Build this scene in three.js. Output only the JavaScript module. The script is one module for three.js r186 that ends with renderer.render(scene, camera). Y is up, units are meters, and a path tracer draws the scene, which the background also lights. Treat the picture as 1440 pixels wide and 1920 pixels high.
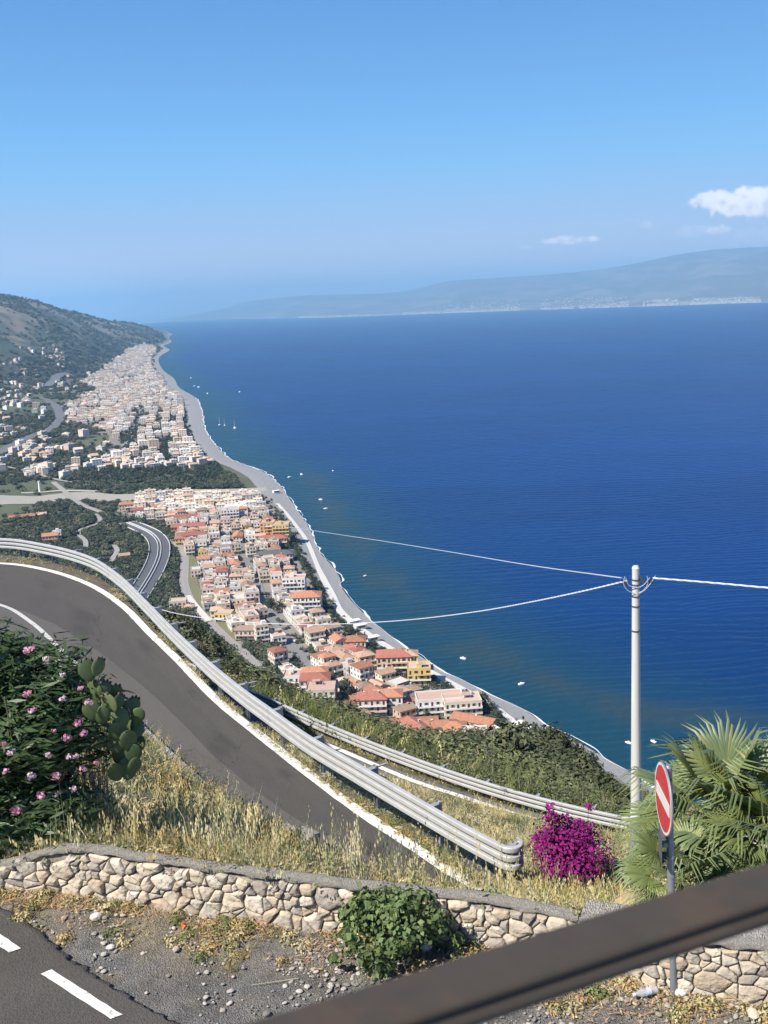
import * as THREE from 'three';
import { mergeGeometries, toCreasedNormals } from 'three/addons/utils/BufferGeometryUtils.js';

// ---------------------------------------------------------------- camera, sky, sun, air
const H = 210, F = 1900, DEG = Math.PI / 180;             // eye 210 m above the sea
const scene = new THREE.Scene();
const camera = new THREE.PerspectiveCamera(2 * Math.atan(960 / F) / DEG, 768 / 1024, 0.1, 150000);
camera.rotation.order = 'YXZ';
camera.position.set(0, H, 0);
camera.rotation.set(-11.5 * DEG, 0, -2.5 * DEG);
camera.focus = 30;
camera.userData.fStop = 7.5;
camera.updateMatrixWorld(true);
const renderer = new THREE.WebGLRenderer({ antialias: true });
renderer.toneMapping = THREE.LinearToneMapping;
renderer.toneMappingExposure = 1.8;
renderer.shadowMap.enabled = true;

const sunDir = new THREE.Vector3(-0.56, 0.74, 0.40).normalize();
const sun = new THREE.DirectionalLight(new THREE.Color(1, 0.945, 0.86), 5);
sun.position.copy(sunDir).multiplyScalar(400).add(new THREE.Vector3(0, 190, -30));
sun.target.position.set(0, 190, -30);
sun.castShadow = true;
sun.shadow.mapSize.set(4096, 4096);
Object.assign(sun.shadow.camera, { left: -60, right: 60, top: 60, bottom: -60, near: 1, far: 900 });
scene.add(sun, sun.target);
scene.fog = new THREE.FogExp2(new THREE.Color(0.335, 0.65, 1.0), 5.3e-5);

// ---------------------------------------------------------------- small tools
function rng(seed) { let a = seed >>> 0; return () => { a = (a + 0x6d2b79f5) | 0; let t = Math.imul(a ^ (a >>> 15), 1 | a); t = (t + Math.imul(t ^ (t >>> 7), 61 | t)) ^ t; return ((t ^ (t >>> 14)) >>> 0) / 4294967296; }; }
const { clamp, lerp, smoothstep } = THREE.MathUtils;
const V = (x, y, z) => new THREE.Vector3(x, y, z);
const hash = (x, y) => { let h = Math.imul(x | 0, 374761393) + Math.imul(y | 0, 668265263); h = Math.imul(h ^ (h >>> 13), 1274126177); return ((h ^ (h >>> 16)) >>> 0) / 4294967296; };
function vnoise(x, y) {
  const ix = Math.floor(x), iy = Math.floor(y), fx = x - ix, fy = y - iy, u = fx * fx * (3 - 2 * fx), v = fy * fy * (3 - 2 * fy);
  return lerp(lerp(hash(ix, iy), hash(ix + 1, iy), u), lerp(hash(ix, iy + 1), hash(ix + 1, iy + 1), u), v);
}
const fbm = (x, y, o = 4) => { let s = 0, a = 0.5, n = 0; for (let i = 0; i < o; i++) { s += a * vnoise(x, y); n += a; a *= 0.5; x = x * 2.03 + 17.1; y = y * 2.03 - 9.7; } return s / n; };
// periodic noise for textures
function pnoise(x, y, p) {
  const ix = Math.floor(x), iy = Math.floor(y), fx = x - ix, fy = y - iy, u = fx * fx * (3 - 2 * fx), v = fy * fy * (3 - 2 * fy), m = (k) => ((k % p) + p) % p;
  return lerp(lerp(hash(m(ix), m(iy)), hash(m(ix + 1), m(iy)), u), lerp(hash(m(ix), m(iy + 1)), hash(m(ix + 1), m(iy + 1)), u), v);
}
const pfbm = (x, y, p, o = 4) => { let s = 0, a = 0.5, n = 0; for (let i = 0; i < o; i++) { s += a * pnoise(x * p, y * p, p); n += a; a *= 0.55; p *= 2; } return s / n; };

const usedNames = new Map();
function numbered(name) { const n = usedNames.get(name) ?? 0; usedNames.set(name, n + 1); return n ? `${name}_${String(n).padStart(3, '0')}` : name; }
function tag(o, label, category, group, kind) {
  if (label) o.userData.label = label;
  if (category) o.userData.category = category;
  if (group) o.userData.group = group;
  if (kind) o.userData.kind = kind;
  return o;
}
function shade(o) { o.traverse((k) => { if (k.isMesh) { k.castShadow = true; k.receiveShadow = true; } }); return o; }
function mesh(name, geometry, material, parent = scene) {
  const m = new THREE.Mesh(geometry, material);
  m.name = parent === scene ? numbered(name) : name;
  m.castShadow = m.receiveShadow = true;
  parent.add(m);
  return m;
}
function thing(name, label, category, pos = [0, 0, 0], turn = 0, group) {
  const o = new THREE.Group();
  o.name = numbered(name); o.position.set(...pos); o.rotation.y = turn;
  scene.add(o);
  return tag(o, label, category, group);
}
function struct(name, geometry, material, label, category) { return tag(mesh(name, geometry, material), label, category, null, 'structure'); }
function instanced(name, geometry, material, mats, colors, parent) {
  const m = new THREE.InstancedMesh(geometry, material, mats.length);
  mats.forEach((x, i) => m.setMatrixAt(i, x));
  if (colors) colors.forEach((c, i) => m.setColorAt(i, c));
  m.name = parent ? name : numbered(name);
  m.castShadow = m.receiveShadow = true;
  m.userData.kind = 'stuff';
  (parent ?? scene).add(m);
  return m;
}
const mat = (color, roughness = 0.9, more = {}) => new THREE.MeshStandardMaterial({ color: Array.isArray(color) ? new THREE.Color().setRGB(...color) : color, roughness, ...more });
const vcol = (roughness = 0.95, more = {}) => new THREE.MeshStandardMaterial({ color: 0xffffff, vertexColors: true, roughness, ...more });
const C = (r, g, b) => new THREE.Color().setRGB(r, g, b);
function geo(pos, idx, col, uv, norm) {
  const g = new THREE.BufferGeometry();
  g.setAttribute('position', new THREE.BufferAttribute(pos instanceof Float32Array ? pos : new Float32Array(pos), 3));
  if (uv) g.setAttribute('uv', new THREE.BufferAttribute(new Float32Array(uv), 2));
  if (col) g.setAttribute('color', new THREE.BufferAttribute(new Float32Array(col), 3));
  if (idx) g.setIndex(idx);
  if (norm) g.setAttribute('normal', new THREE.BufferAttribute(new Float32Array(norm), 3)); else g.computeVertexNormals();
  return g;
}
function gridGeo(nu, nv, f) {            // f(i, j) -> { p: Vector3, c?: Color, uv?: [u, v], skip? }
  const pos = [], col = [], uv = [], idx = [], skip = [];
  let hasC = false;
  for (let j = 0; j <= nv; j++) for (let i = 0; i <= nu; i++) {
    const q = f(i, j);
    pos.push(q.p.x, q.p.y, q.p.z);
    uv.push(...(q.uv ?? [q.p.x, q.p.z]));
    if (q.c) { hasC = true; col.push(q.c.r, q.c.g, q.c.b); }
    skip.push(!!q.skip);
  }
  for (let j = 0; j < nv; j++) for (let i = 0; i < nu; i++) {
    const a = j * (nu + 1) + i, b = a + 1, c = a + nu + 1, d = c + 1;
    if (skip[a] && skip[b] && skip[c] && skip[d]) continue;
    idx.push(a, b, d, a, d, c);
  }
  return geo(pos, idx, hasC ? col : null, uv);
}
function tex(n, f, { srgb = false, repeat = 1, height = n } = {}) {   // f(u, v) -> [r, g, b] 0..1
  const d = new Uint8Array(n * height * 4);
  for (let y = 0, k = 0; y < height; y++) for (let x = 0; x < n; x++) {
    const c = f((x + 0.5) / n, (y + 0.5) / height);
    d[k++] = clamp(c[0], 0, 1) * 255; d[k++] = clamp(c[1], 0, 1) * 255; d[k++] = clamp(c[2], 0, 1) * 255; d[k++] = 255;
  }
  const t = new THREE.DataTexture(d, n, height);
  t.wrapS = t.wrapT = THREE.RepeatWrapping;
  t.magFilter = t.minFilter = THREE.LinearFilter;
  t.repeat.set(repeat, repeat);
  if (srgb) t.colorSpace = THREE.SRGBColorSpace;
  t.needsUpdate = true;
  return t;
}
// from the photograph's measurements to places on level ground: the ray of the eye met with the level y
const _q = camera.quaternion.clone();
const ray = (px, py) => V((px - 720) / F, (960 - py) / F, -1).applyQuaternion(_q);
const onLevel = (px, py, y) => { const r = ray(px, py); return r.multiplyScalar((y - H) / r.y).add(V(0, H, 0)); };
const atDist = (px, py, d) => ray(px, py).normalize().multiplyScalar(d).add(V(0, H, 0));
const _qi = _q.clone().invert();
const toPx = (p) => { const v = V(p.x, p.y - H, p.z).applyQuaternion(_qi); return [720 + F * v.x / -v.z, 960 - F * v.y / -v.z]; };
const azEl = (px, py) => { const r = ray(px, py); return [Math.atan2(r.x, -r.z), Math.atan2(r.y, Math.hypot(r.x, r.z))]; };
function inside(poly, x, y) {
  let k = false;
  for (let i = 0, j = poly.length - 1; i < poly.length; j = i++) {
    const [xi, yi] = poly[i], [xj, yj] = poly[j];
    if ((yi > y) !== (yj > y) && x < ((xj - xi) * (y - yi)) / (yj - yi) + xi) k = !k;
  }
  return k;
}
const table = (rows) => (x) => {        // piecewise smooth table
  if (x <= rows[0][0]) return rows[0][1];
  for (let i = 1; i < rows.length; i++) if (x <= rows[i][0]) { const t = (x - rows[i - 1][0]) / (rows[i][0] - rows[i - 1][0]); return lerp(rows[i - 1][1], rows[i][1], t); }
  return rows[rows.length - 1][1];
};
const curve = (pts) => new THREE.CatmullRomCurve3(pts, false, 'centripetal');

// ---------------------------------------------------------------- the sky: clear blue air, a few low cumulus
{
  const W = 4096, Hh = 2048, data = new Float32Array(W * Hh * 4);
  const s2l = (c) => c.map((x) => { x /= 255; return (x <= 0.04045 ? x / 12.92 : ((x + 0.055) / 1.055) ** 2.4) / renderer.toneMappingExposure; });
  const stops = [[-90, [120, 150, 185]], [-1, [240, 240, 242]], [0.8, [244, 243, 246]], [2.5, [222, 231, 248]], [4.5, [184, 215, 251]], [7, [146, 205, 255]], [9.5, [124, 190, 250]], [12, [112, 174, 238]], [15.5, [99, 157, 226]], [25, [70, 128, 205]], [45, [46, 98, 178]], [90, [36, 80, 155]]].map(([e, c]) => [e, s2l(c)]);
  // cumulus: centre (px of the photograph measured as azimuth and elevation), half size in degrees
  const clouds = [];
  const put = (px, py, wx, wy, dens, seed) => { const [a, e] = azEl(px, py); clouds.push([a / DEG, e / DEG, wx, wy, dens, seed]); };
  put(1335, 378, 1.15, 0.55, 0.9, 3); put(1415, 385, 2.0, 0.95, 1.15, 11); put(1480, 390, 2.2, 0.9, 1.1, 19);
  put(1065, 452, 1.5, 0.26, 0.85, 27); put(988, 464, 0.35, 0.09, 0.4, 31); put(1210, 423, 0.34, 0.22, 0.36, 37);
  put(1300, 436, 1.5, 0.35, 0.2, 41); put(1352, 433, 0.65, 0.24, 0.7, 43); put(1420, 445, 1.2, 0.5, 0.16, 47);
  for (let y = 0; y < Hh; y++) {
    const e = ((y + 0.5) / Hh - 0.5) * 180;
    let i = 1; while (i < stops.length - 1 && e > stops[i][0]) i++;
    const t = clamp((e - stops[i - 1][0]) / (stops[i][0] - stops[i - 1][0]), 0, 1), base = [0, 1, 2].map((c) => lerp(stops[i - 1][1][c], stops[i][1][c], t));
    for (let x = 0; x < W; x++) {
      const az = (((x + 0.5) / W - 0.25) * 360 + 540) % 360 - 180;      // degrees right of straight ahead
      let [r, g, b] = base;
      if (e > 0 && e < 14 && az > 6 && az < 32) for (const [ca, ce, wx, wy, dens, seed] of clouds) {
        const dx = (az - ca) / wx, dy = (e - ce) / wy, flat = dy < 0 ? dy * 1.7 : dy, q = dx * dx + flat * flat;
        if (q > 2.6) continue;
        const n = fbm(az * 2.6 + seed * 7.3, e * 2.9 + seed, 6), n2 = fbm(az * 3.1 + 0.18 + seed * 7.3, e * 3.4 - 0.22 + seed, 5);
        const a = smoothstep(1.12 - q + (n - 0.5) * 2.0, 0.0, 0.42) * Math.min(1, dens), lit = clamp(0.92 + (n - n2) * 1.0 + dy * 0.10, 0.78, 1.06);
        r = lerp(r, 0.72 * lit, a); g = lerp(g, 0.69 * lit, a); b = lerp(b, 0.72 * lit, a);
      }
      const k = (y * W + x) * 4; data[k] = r; data[k + 1] = g; data[k + 2] = b; data[k + 3] = 1;
    }
  }
  const sky = new THREE.DataTexture(data, W, Hh, THREE.RGBAFormat, THREE.FloatType);
  sky.mapping = THREE.EquirectangularReflectionMapping;
  sky.magFilter = sky.minFilter = THREE.LinearFilter;
  sky.needsUpdate = true;
  scene.background = sky; scene.environment = sky;
}

// ---------------------------------------------------------------- the coast
const shorePx = [[1200, 1468], [1080, 1395], [1009, 1355], [965, 1326], [918, 1305], [876, 1284], [832, 1263], [787, 1235], [743, 1206], [690, 1163], [655, 1129], [637, 1104], [632, 1084], [618, 1062], [598, 1040], [586, 1013], [577, 993], [557, 961], [543, 941], [523, 912], [503, 893], [480, 880], [433, 863], [407, 840], [381, 803], [378, 780], [366, 747], [335, 727], [325, 710], [304, 693], [298, 670], [317, 656], [306, 648], [321, 641], [312, 632], [322, 626]];
const shorePts = [[330, 150], [250, -60], [170, -240], [132, -340], ...shorePx.map(([x, y]) => { const p = onLevel(x, y, 0); return [p.x, p.z]; })];
shorePts.push([-3300, -15000], [-6500, -24000]);
const shoreCurve = curve(shorePts.map(([x, z]) => V(x, 0, z)));
const shoreSamples = shoreCurve.getPoints(1200).filter((p, i, a) => i === 0 || p.z < a[i - 1].z);
function shoreX(z) {
  let lo = 0, hi = shoreSamples.length - 1;
  if (z >= shoreSamples[0].z) return shoreSamples[0].x;
  if (z <= shoreSamples[hi].z) return shoreSamples[hi].x;
  while (hi - lo > 1) { const m = (lo + hi) >> 1; if (shoreSamples[m].z > z) lo = m; else hi = m; }
  const a = shoreSamples[lo], b = shoreSamples[hi];
  return lerp(a.x, b.x, (a.z - z) / (a.z - b.z));
}
function inland(x, z) { const w = Math.max(20, -z * 0.02), s = (shoreX(z - w) - shoreX(z + w)) / (2 * w); return (shoreX(z) - x) / Math.hypot(1, s); }
const skyline = [[-420, 500], [-300, 512], [-150, 528], [0, 548], [40, 553], [70, 560], [100, 570], [140, 580], [180, 592], [205, 597], [230, 600], [262, 606], [290, 613], [312, 624], [322, 634]];
const azOf = (px, py) => azEl(px, py)[0];
const ridgeEl = table(skyline.map(([x, y]) => azEl(x, y)));
const ridgeR = table([[azOf(-420, 500), 4600], [azOf(0, 548), 6300], [azOf(100, 570), 7200], [azOf(180, 592), 8200], [azOf(262, 606), 9400], [azOf(322, 634), 10400]]);
const footPx = [[-420, 790], [0, 728], [60, 712], [120, 700], [170, 683], [230, 660], [280, 645], [310, 637], [322, 636]];
const footR = table(footPx.map(([x, y]) => { const p = onLevel(x, y, 20); return [azOf(x, y), Math.hypot(p.x, p.z)]; }));
const azMax = azOf(322, 634);
function landY(x, z) {
  const d = inland(x, z);
  if (d < 0) return Math.max(-9, d * 0.09);
  let h = d < 20 ? 2.4 * smoothstep(d, -1, 20) + 0.002 * d : 2.44 + (Math.min(d, 190) - 20) * 0.012;
  const far = clamp(-z / 2600, 0, 1);
  if (d > 165) h += (d - 165) * lerp(0.03, 0.022, far) * smoothstep(d, 165, 420) + 9 * smoothstep(d, 170, 330) * (fbm(x / 90 + 3, z / 90, 3) - 0.35);
  const az = Math.atan2(x, -z), r = Math.hypot(x, z), f = footR(az), R = ridgeR(az);
  if (r > f * 0.92 && az < azMax + 0.02) {
    const top = H + Math.tan(ridgeEl(az)) * R - 20, t = clamp((r - f * 0.92) / (R - f * 0.92), 0, 1.6);
    const side = smoothstep(azMax + 0.014 - az, 0, 0.016);
    const up = t < 1 ? 0.35 * t + 0.65 * t * t * (3 - 2 * t) * 0.9 + 0.065 * t : 1 - (t - 1) * 0.4;
    const n = (fbm(x / 520 + 7, z / 520, 5) - 0.5) * 0.55 * Math.min(1, t * 3) * (t < 1 ? 1 - t ** 3 * 0.9 : 0.1);
    h = Math.max(h, h * (1 - Math.min(1, t * 2)) + Math.max(0, top * (up + n)) * side);
  }
  return h;
}
// px of the photograph -> a place on the land
function onLand(px, py) {
  const p0 = onLevel(px, py, 4), r = ray(px, py).normalize();
  if (r.y > -0.004) return p0;
  let t = p0.distanceTo(V(0, H, 0));
  for (let k = 0; k < 12; k++) { const p = V(0, H, 0).addScaledVector(r, t), y = landY(p.x, p.z); t = (y - H) / r.y; }
  const p = V(0, H, 0).addScaledVector(r, t); p.y = landY(p.x, p.z); return p;
}

// ---------------------------------------------------------------- areas of the plain, as outlines seen from the road
const nearTown = [[1000, 1385], [930, 1425], [880, 1412], [820, 1412], [760, 1390], [700, 1352], [640, 1345], [590, 1335], [545, 1285], [520, 1262], [520, 1215], [470, 1205], [440, 1180], [395, 1172], [372, 1110], [362, 1045], [325, 1010], [318, 985], [262, 975], [210, 968], [222, 938], [330, 930], [420, 930], [480, 930], [515, 938], [548, 985], [572, 1040], [598, 1090], [640, 1150], [700, 1200], [800, 1255], [900, 1312]];
const farTown = [[148, 902], [175, 880], [235, 838], [205, 812], [132, 792], [128, 752], [190, 735], [150, 718], [200, 692], [235, 662], [268, 648], [292, 645], [290, 690], [305, 715], [335, 745], [352, 785], [362, 825], [385, 855], [425, 885], [400, 905], [300, 900], [220, 905]];
const farVillage = [[[0, 700], [60, 715], [120, 720], [130, 735], [0, 735]], [[80, 690], [120, 685], [125, 705], [90, 705]], [[0, 735], [95, 745], [90, 760], [0, 770]], [[0, 800], [60, 800], [90, 850], [30, 860], [0, 870]], [[65, 880], [90, 880], [90, 895], [55, 895]]];
const riverPx = [[-60, 938], [60, 938], [140, 930], [200, 934], [270, 931], [340, 924], [420, 922], [500, 918]];
const greenBelt = [[215, 905], [330, 903], [420, 905], [505, 908], [500, 926], [420, 926], [330, 923], [230, 926]];

// ---------------------------------------------------------------- land: plain, hills and headland, as one sheet
{
  const A0 = -44 * DEG, A1 = 26 * DEG, NA = 300, R0 = 300, R1 = 13500, NR = 380, c = C(0, 0, 0);
  const scrub = C(0.055, 0.062, 0.038), dry = C(0.16, 0.13, 0.085), wood = C(0.03, 0.042, 0.02), town = C(0.26, 0.235, 0.205), beach = C(0.24, 0.23, 0.21), field = C(0.085, 0.095, 0.04);
  const g = gridGeo(NA, NR, (i, j) => {
    const a = lerp(A0, A1, i / NA), r = R0 * (R1 / R0) ** (j / NR), x = Math.sin(a) * r, z = -Math.cos(a) * r, d = inland(x, z), y = landY(x, z), p = V(x, y, z);
    const n = fbm(x / 130, z / 130, 4), n2 = fbm(x / 480 + 50, z / 480, 4), n3 = fbm(x / 35, z / 35, 3);
    if (d < 12 + n3 * 6 + (r > 1150 ? 10 : 0)) c.copy(beach);
    else {
      c.copy(scrub).lerp(wood, smoothstep(n, 0.42, 0.6)).lerp(field, smoothstep(n2, 0.5, 0.62) * 0.7).lerp(dry, smoothstep(n2 * 0.5 + n * 0.5, r > 3000 ? 0.46 : 0.55, r > 3000 ? 0.6 : 0.72) * (r > 3000 ? 0.85 : 0.5));
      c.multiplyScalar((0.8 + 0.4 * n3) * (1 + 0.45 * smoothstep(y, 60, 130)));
    }
    return { p, c, skip: d < -70 };
  });
  struct('terrain', g, vcol(1), 'scrub covered coastal plain and hills left of the sea', 'land');
}
// ---------------------------------------------------------------- sea
const streak = curve([[585, 890], [612, 940], [655, 1005], [715, 1085], [800, 1162], [900, 1222], [1000, 1266], [1100, 1308], [1190, 1332], [1320, 1350], [1500, 1372]].map(([x, y]) => onLevel(x, y, 0))).getPoints(160);
{
  const A0 = -40 * DEG, A1 = 50 * DEG, NA = 420, R0 = 220, R1 = 46000, NR = 330, c = C(0, 0, 0);
  const deep = C(0.0008, 0.0250, 0.118), shallow = C(0.0085, 0.043, 0.066), silt = C(0.026, 0.046, 0.054), wash = C(0.5, 0.53, 0.52);
  const g = gridGeo(NA, NR, (i, j) => {
    const a = lerp(A0, A1, i / NA), r = R0 * (R1 / R0) ** (j / NR), x = Math.sin(a) * r, z = -Math.cos(a) * r, d = -inland(x, z);
    const n = fbm(x / 300 + 9, z / 160, 4), w = fbm(x / 60, z / 60, 3);
    c.copy(deep).multiplyScalar((0.9 + 0.22 * n) * (0.93 + 0.16 * smoothstep(fbm(x / 900 + 4, z / 260, 4), 0.4, 0.62)));
    c.lerp(shallow, 0.75 * (1 - smoothstep(d + (w - 0.5) * 30, 15, 150)) + 0.2 * (1 - smoothstep(d, 60, 400)));
    if (r < 2600 && z > -1500) {
      let m = 1e9;
      for (const q of streak) { const e = (q.x - x) ** 2 + (q.z - z) ** 2; if (e < m) m = e; }
      m = Math.sqrt(m); c.lerp(silt, 0.62 * (1 - smoothstep(m + (w - 0.5) * 26, 3, 26)) * smoothstep(fbm(x / 45 + 3, z / 45 + 8, 3), 0.3, 0.6));
    }
    return { p: V(x, 0, z), c, skip: d < -40, uv: [x / 420, z / 420] };
  });
  const wave = tex(1024, (u, v) => {
    // crests that run across the view, in groups, over finer chop
    const warp = (pfbm(u, v, 5, 3) - 0.5) * 0.05, a = Math.sin((v + warp) * Math.PI * 2 * 34 + pnoise(u * 6, v * 6, 6) * 9), b = Math.sin((v * 61 + u * 5 + pnoise(u * 9 + 3, v * 9, 9) * 2.2) * Math.PI * 2);
    const h = 0.5 + 0.17 * a * pfbm(u + 0.3, v, 7, 2) + 0.12 * b * pfbm(u, v + 0.4, 9, 2) + (pfbm(u * 1, v * 1, 96, 3) - 0.5) * 0.30 + (pfbm(u, v, 30, 3) - 0.5) * 0.35;
    return [h, h, h];
  });
  const m = new THREE.MeshPhysicalMaterial({ color: 0xffffff, vertexColors: true, roughness: 0.3, ior: 1.33, specularIntensity: 0.1, bumpMap: wave, bumpScale: 1.5 });
  struct('sea', g, m, 'deep blue rippled sea filling the right of the view', 'sea');
}
// ---------------------------------------------------------------- ribbons that follow the land
const ribbonHits = [];
function ribbon(pts, width, lift, { cross = 3, step = 6, side = 0, uvScale = 6 } = {}) {   // width: number or f(t); side shifts it sideways
  const cv = curve(pts), L = cv.getLength(), n = Math.max(8, Math.round(L / step));
  const P = cv.getSpacedPoints(n);
  const w = (t) => (typeof width === 'function' ? width(t) : width);
  for (let k = 0; k <= n; k++) ribbonHits.push([P[k].x, P[k].z, w(k / n) / 2 + Math.abs(side)]);
  return gridGeo(cross, n, (i, j) => {
    const a = P[Math.max(0, j - 1)], b = P[Math.min(n, j + 1)], tx = b.x - a.x, tz = b.z - a.z, l = Math.hypot(tx, tz) || 1, o = side + (i / cross - 0.5) * w(j / n), x = P[j].x + (tz / l) * -o, z = P[j].z + (tx / l) * o;
    return { p: V(x, Math.max(0.12, landY(x, z)) + lift, z), uv: [(i / cross) * w(j / n) / uvScale, (j / n) * L / uvScale] };
  });
}
const L3 = (a) => a.map(([x, y]) => onLand(x, y));
const grain = tex(256, (u, v) => { const k = 0.72 + 0.4 * pfbm(u, v, 8, 5); return [k, k, k]; });
const shoreOff = (off, z0, z1, n) => { const out = []; for (let i = 0; i <= n; i++) { const z = lerp(z0, z1, i / n), w = 25, s = (shoreX(z - w) - shoreX(z + w)) / (2 * w), l = Math.hypot(1, s); out.push(V(shoreX(z) - off / l, 0, z + off * s / l * -1)); } return out; };
// beach of grey shingle, the wash along it, the pale promenade behind it
struct('beach', (() => { const P = shoreSamples.filter((p) => p.z < -380 && p.z > -7200); return gridGeo(4, P.length - 1, (i, j) => { const p = P[j], w = 14 + 4 * vnoise(p.z / 90, 3) + 14 * smoothstep(-p.z, 1040, 1230) + Math.min(8, Math.max(0, (-p.z - 1900) / 250)), x = p.x - 1 + 3 - (w + 3) * i / 4; return { p: V(x, Math.max(-0.1, landY(x, p.z)) + 0.45, p.z), uv: [x / 7, p.z / 7] }; }); })(), mat([0.25, 0.245, 0.235], 1, { map: grain }), 'grey shingle beach curving along the shore', 'beach');
struct('surf', (() => { const P = shoreSamples.filter((p) => p.z < -380 && p.z > -2600); return gridGeo(2, P.length - 1, (i, j) => { const p = P[j], w = 0.12 + 0.9 * vnoise(p.z / 11, 7) ** 2 + Math.max(0, -p.z - 900) * 0.0004, o = 2.2 + (vnoise(p.z / 14, 1) - 0.5) * 4; return { p: V(p.x + o + w * i, 0.42, p.z) }; }); })(), mat([0.58, 0.60, 0.60], 0.9), 'thin white line of surf on the shingle', 'surf');
const promenade = L3([[1010, 1392], [962, 1356], [904, 1314], [848, 1284], [770, 1240], [701, 1198], [668, 1174], [637, 1146], [622, 1116], [600, 1073], [575, 1015], [556, 988], [538, 965], [520, 945]]);
struct('promenade', ribbon(promenade, (t) => lerp(6, 4, smoothstep(t, 0.45, 0.6)), 0.75, { step: 8 }), mat([0.62, 0.58, 0.52], 0.95, { map: grain }), 'pale promenade between beach and town', 'promenade');
struct('seafront_road', ribbon(shoreOff(56, -1500, -4200, 60), 10, 0.6, { step: 20 }), mat([0.15, 0.15, 0.15], 0.95, { map: grain }), 'asphalt seafront road of the far town', 'road');
// town ground
{
  const P = []; for (let z = -440; z >= -1215; z -= 12) P.push(z);
  const g = gridGeo(10, P.length - 1, (i, j) => { const z = P[j], x = shoreX(z) - 21 - i * 17; const [a, b] = toPx(V(x, 3, z)); return { p: V(x, landY(x, z) + 0.3, z), uv: [x / 9, z / 9], skip: !inside(nearTown, a, b) }; });
  struct('town_ground', g, mat([0.21, 0.195, 0.175], 1, { map: grain }), 'streets and yards of the near town', 'ground');
  const Q = []; for (let z = -1420; z >= -7000; z *= 1.016) Q.push(z);
  const g2 = gridGeo(40, Q.length - 1, (i, j) => { const z = Q[j], x = shoreX(z) - 40 - i * 22 * Math.max(1, -z / 3200); const [a, b] = toPx(V(x, 6, z)); return { p: V(x, landY(x, z) + 0.35, z), uv: [x / 9, z / 9], skip: !inside(farTown, a, b) }; });
  struct('town_ground', g2, mat([0.2, 0.18, 0.15], 1, { map: grain }), 'streets and yards of the far town', 'ground');
}
struct('river_bed', ribbon(L3(riverPx), (t) => lerp(62, 26, t), 0.5, { cross: 6 }), mat([0.33, 0.3, 0.25], 1, { map: grain }), 'dry pale river bed crossing the plain', 'river bed');
struct('gravel_bank', ribbon(L3([[40, 925], [110, 921], [180, 922]]), 10, 0.7), mat([0.4, 0.35, 0.28], 1, { map: grain }), 'pale gravel bank beside the river bed', 'gravel');
// highway: dark carriageways with pale barriers
const asphaltFar = mat([0.085, 0.088, 0.092], 0.95, { map: grain }), paleLine = mat([0.42, 0.42, 0.40], 0.8), country = mat([0.3, 0.28, 0.25], 1, { map: grain });
const hwyPx = [[252, 1130], [272, 1100], [290, 1068], [299, 1042], [297, 1018], [282, 1002], [262, 992], [240, 983]], hwy = L3(hwyPx);
struct('highway', ribbon(hwy, 18, 1.6, { cross: 4 }), asphaltFar, 'dark two carriageway highway below the guardrail', 'highway');
for (const [s, what] of [[-9.1, 'inland edge'], [-1.3, 'inland side of the middle'], [1.3, 'seaward side of the middle'], [9.1, 'seaward edge']]) {
  const cv = curve(hwy.map((p) => p.clone())), P = cv.getSpacedPoints(70), pos = [], idx = [];
  P.forEach((p, j) => { const a = P[Math.max(0, j - 1)], b = P[Math.min(70, j + 1)], l = Math.hypot(b.x - a.x, b.z - a.z), x = p.x - (b.z - a.z) / l * s, z = p.z + (b.x - a.x) / l * s, nx = -(b.z - a.z) / l * 0.35, nz = (b.x - a.x) / l * 0.35, y = landY(x, z) + 1.5; pos.push(x - nx, y, z - nz, x - nx, y + 0.95, z - nz, x + nx, y + 0.95, z + nz, x + nx, y, z + nz); });
  for (let j = 0; j < 70; j++) for (let k = 0; k < 3; k++) { const a = j * 4 + k; idx.push(a, a + 1, a + 5, a, a + 5, a + 4); }
  tag(mesh('highway_barrier', geo(pos, idx), paleLine), `pale barrier along the ${what} of the highway`, 'barrier', 'barriers of the highway');
}
const hwy2 = L3([[-40, 868], [0, 850], [40, 828], [80, 812], [100, 802], [112, 788], [110, 772], [95, 757], [72, 746]]);
struct('highway', ribbon(hwy2, 19, 2, { cross: 3, step: 14 }), mat([0.13, 0.13, 0.13], 0.95, { map: grain }), 'pale curve of highway far off beyond the orchards', 'highway');
struct('highway', ribbon(L3([[84, 727], [100, 718], [116, 711], [134, 704]]), 30, 5, { cross: 2, step: 20 }), mat([0.12, 0.125, 0.13], 0.95), 'straight highway viaduct far off at the foot of the hills', 'highway');
struct('railway', ribbon(L3([[330, 1018], [345, 1040], [346, 1068], [346, 1100], [362, 1135], [390, 1165], [425, 1200], [455, 1225], [490, 1262]]), 7, 1.0), mat([0.27, 0.25, 0.225], 1, { map: grain }), 'single grey railway bed curving behind the town', 'railway');
struct('grass_verge', ribbon(L3([[346, 1030], [358, 1062], [358, 1095], [378, 1135], [410, 1172], [445, 1203]]), 11, 0.85), mat([0.15, 0.145, 0.075], 1, { map: grain }), 'dry grass strip beside the railway', 'verge');
struct('platform', ribbon(L3([[352, 1120], [372, 1145], [392, 1168]]), 4.5, 1.5), mat([0.55, 0.52, 0.46], 0.95, { map: grain }), 'pale concrete platform beside the railway', 'platform');
struct('farm_track', ribbon(L3([[178, 966], [188, 975], [182, 984], [150, 996], [148, 1004], [160, 1016], [161, 1030]]), 4.5, 1.4), country, 'pale winding farm track among the trees', 'track');
struct('farm_track', ribbon(L3([[214, 1024], [220, 1034], [214, 1046], [208, 1056]]), 4.5, 1.4), country, 'short pale farm track near the highway', 'track');
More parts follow.
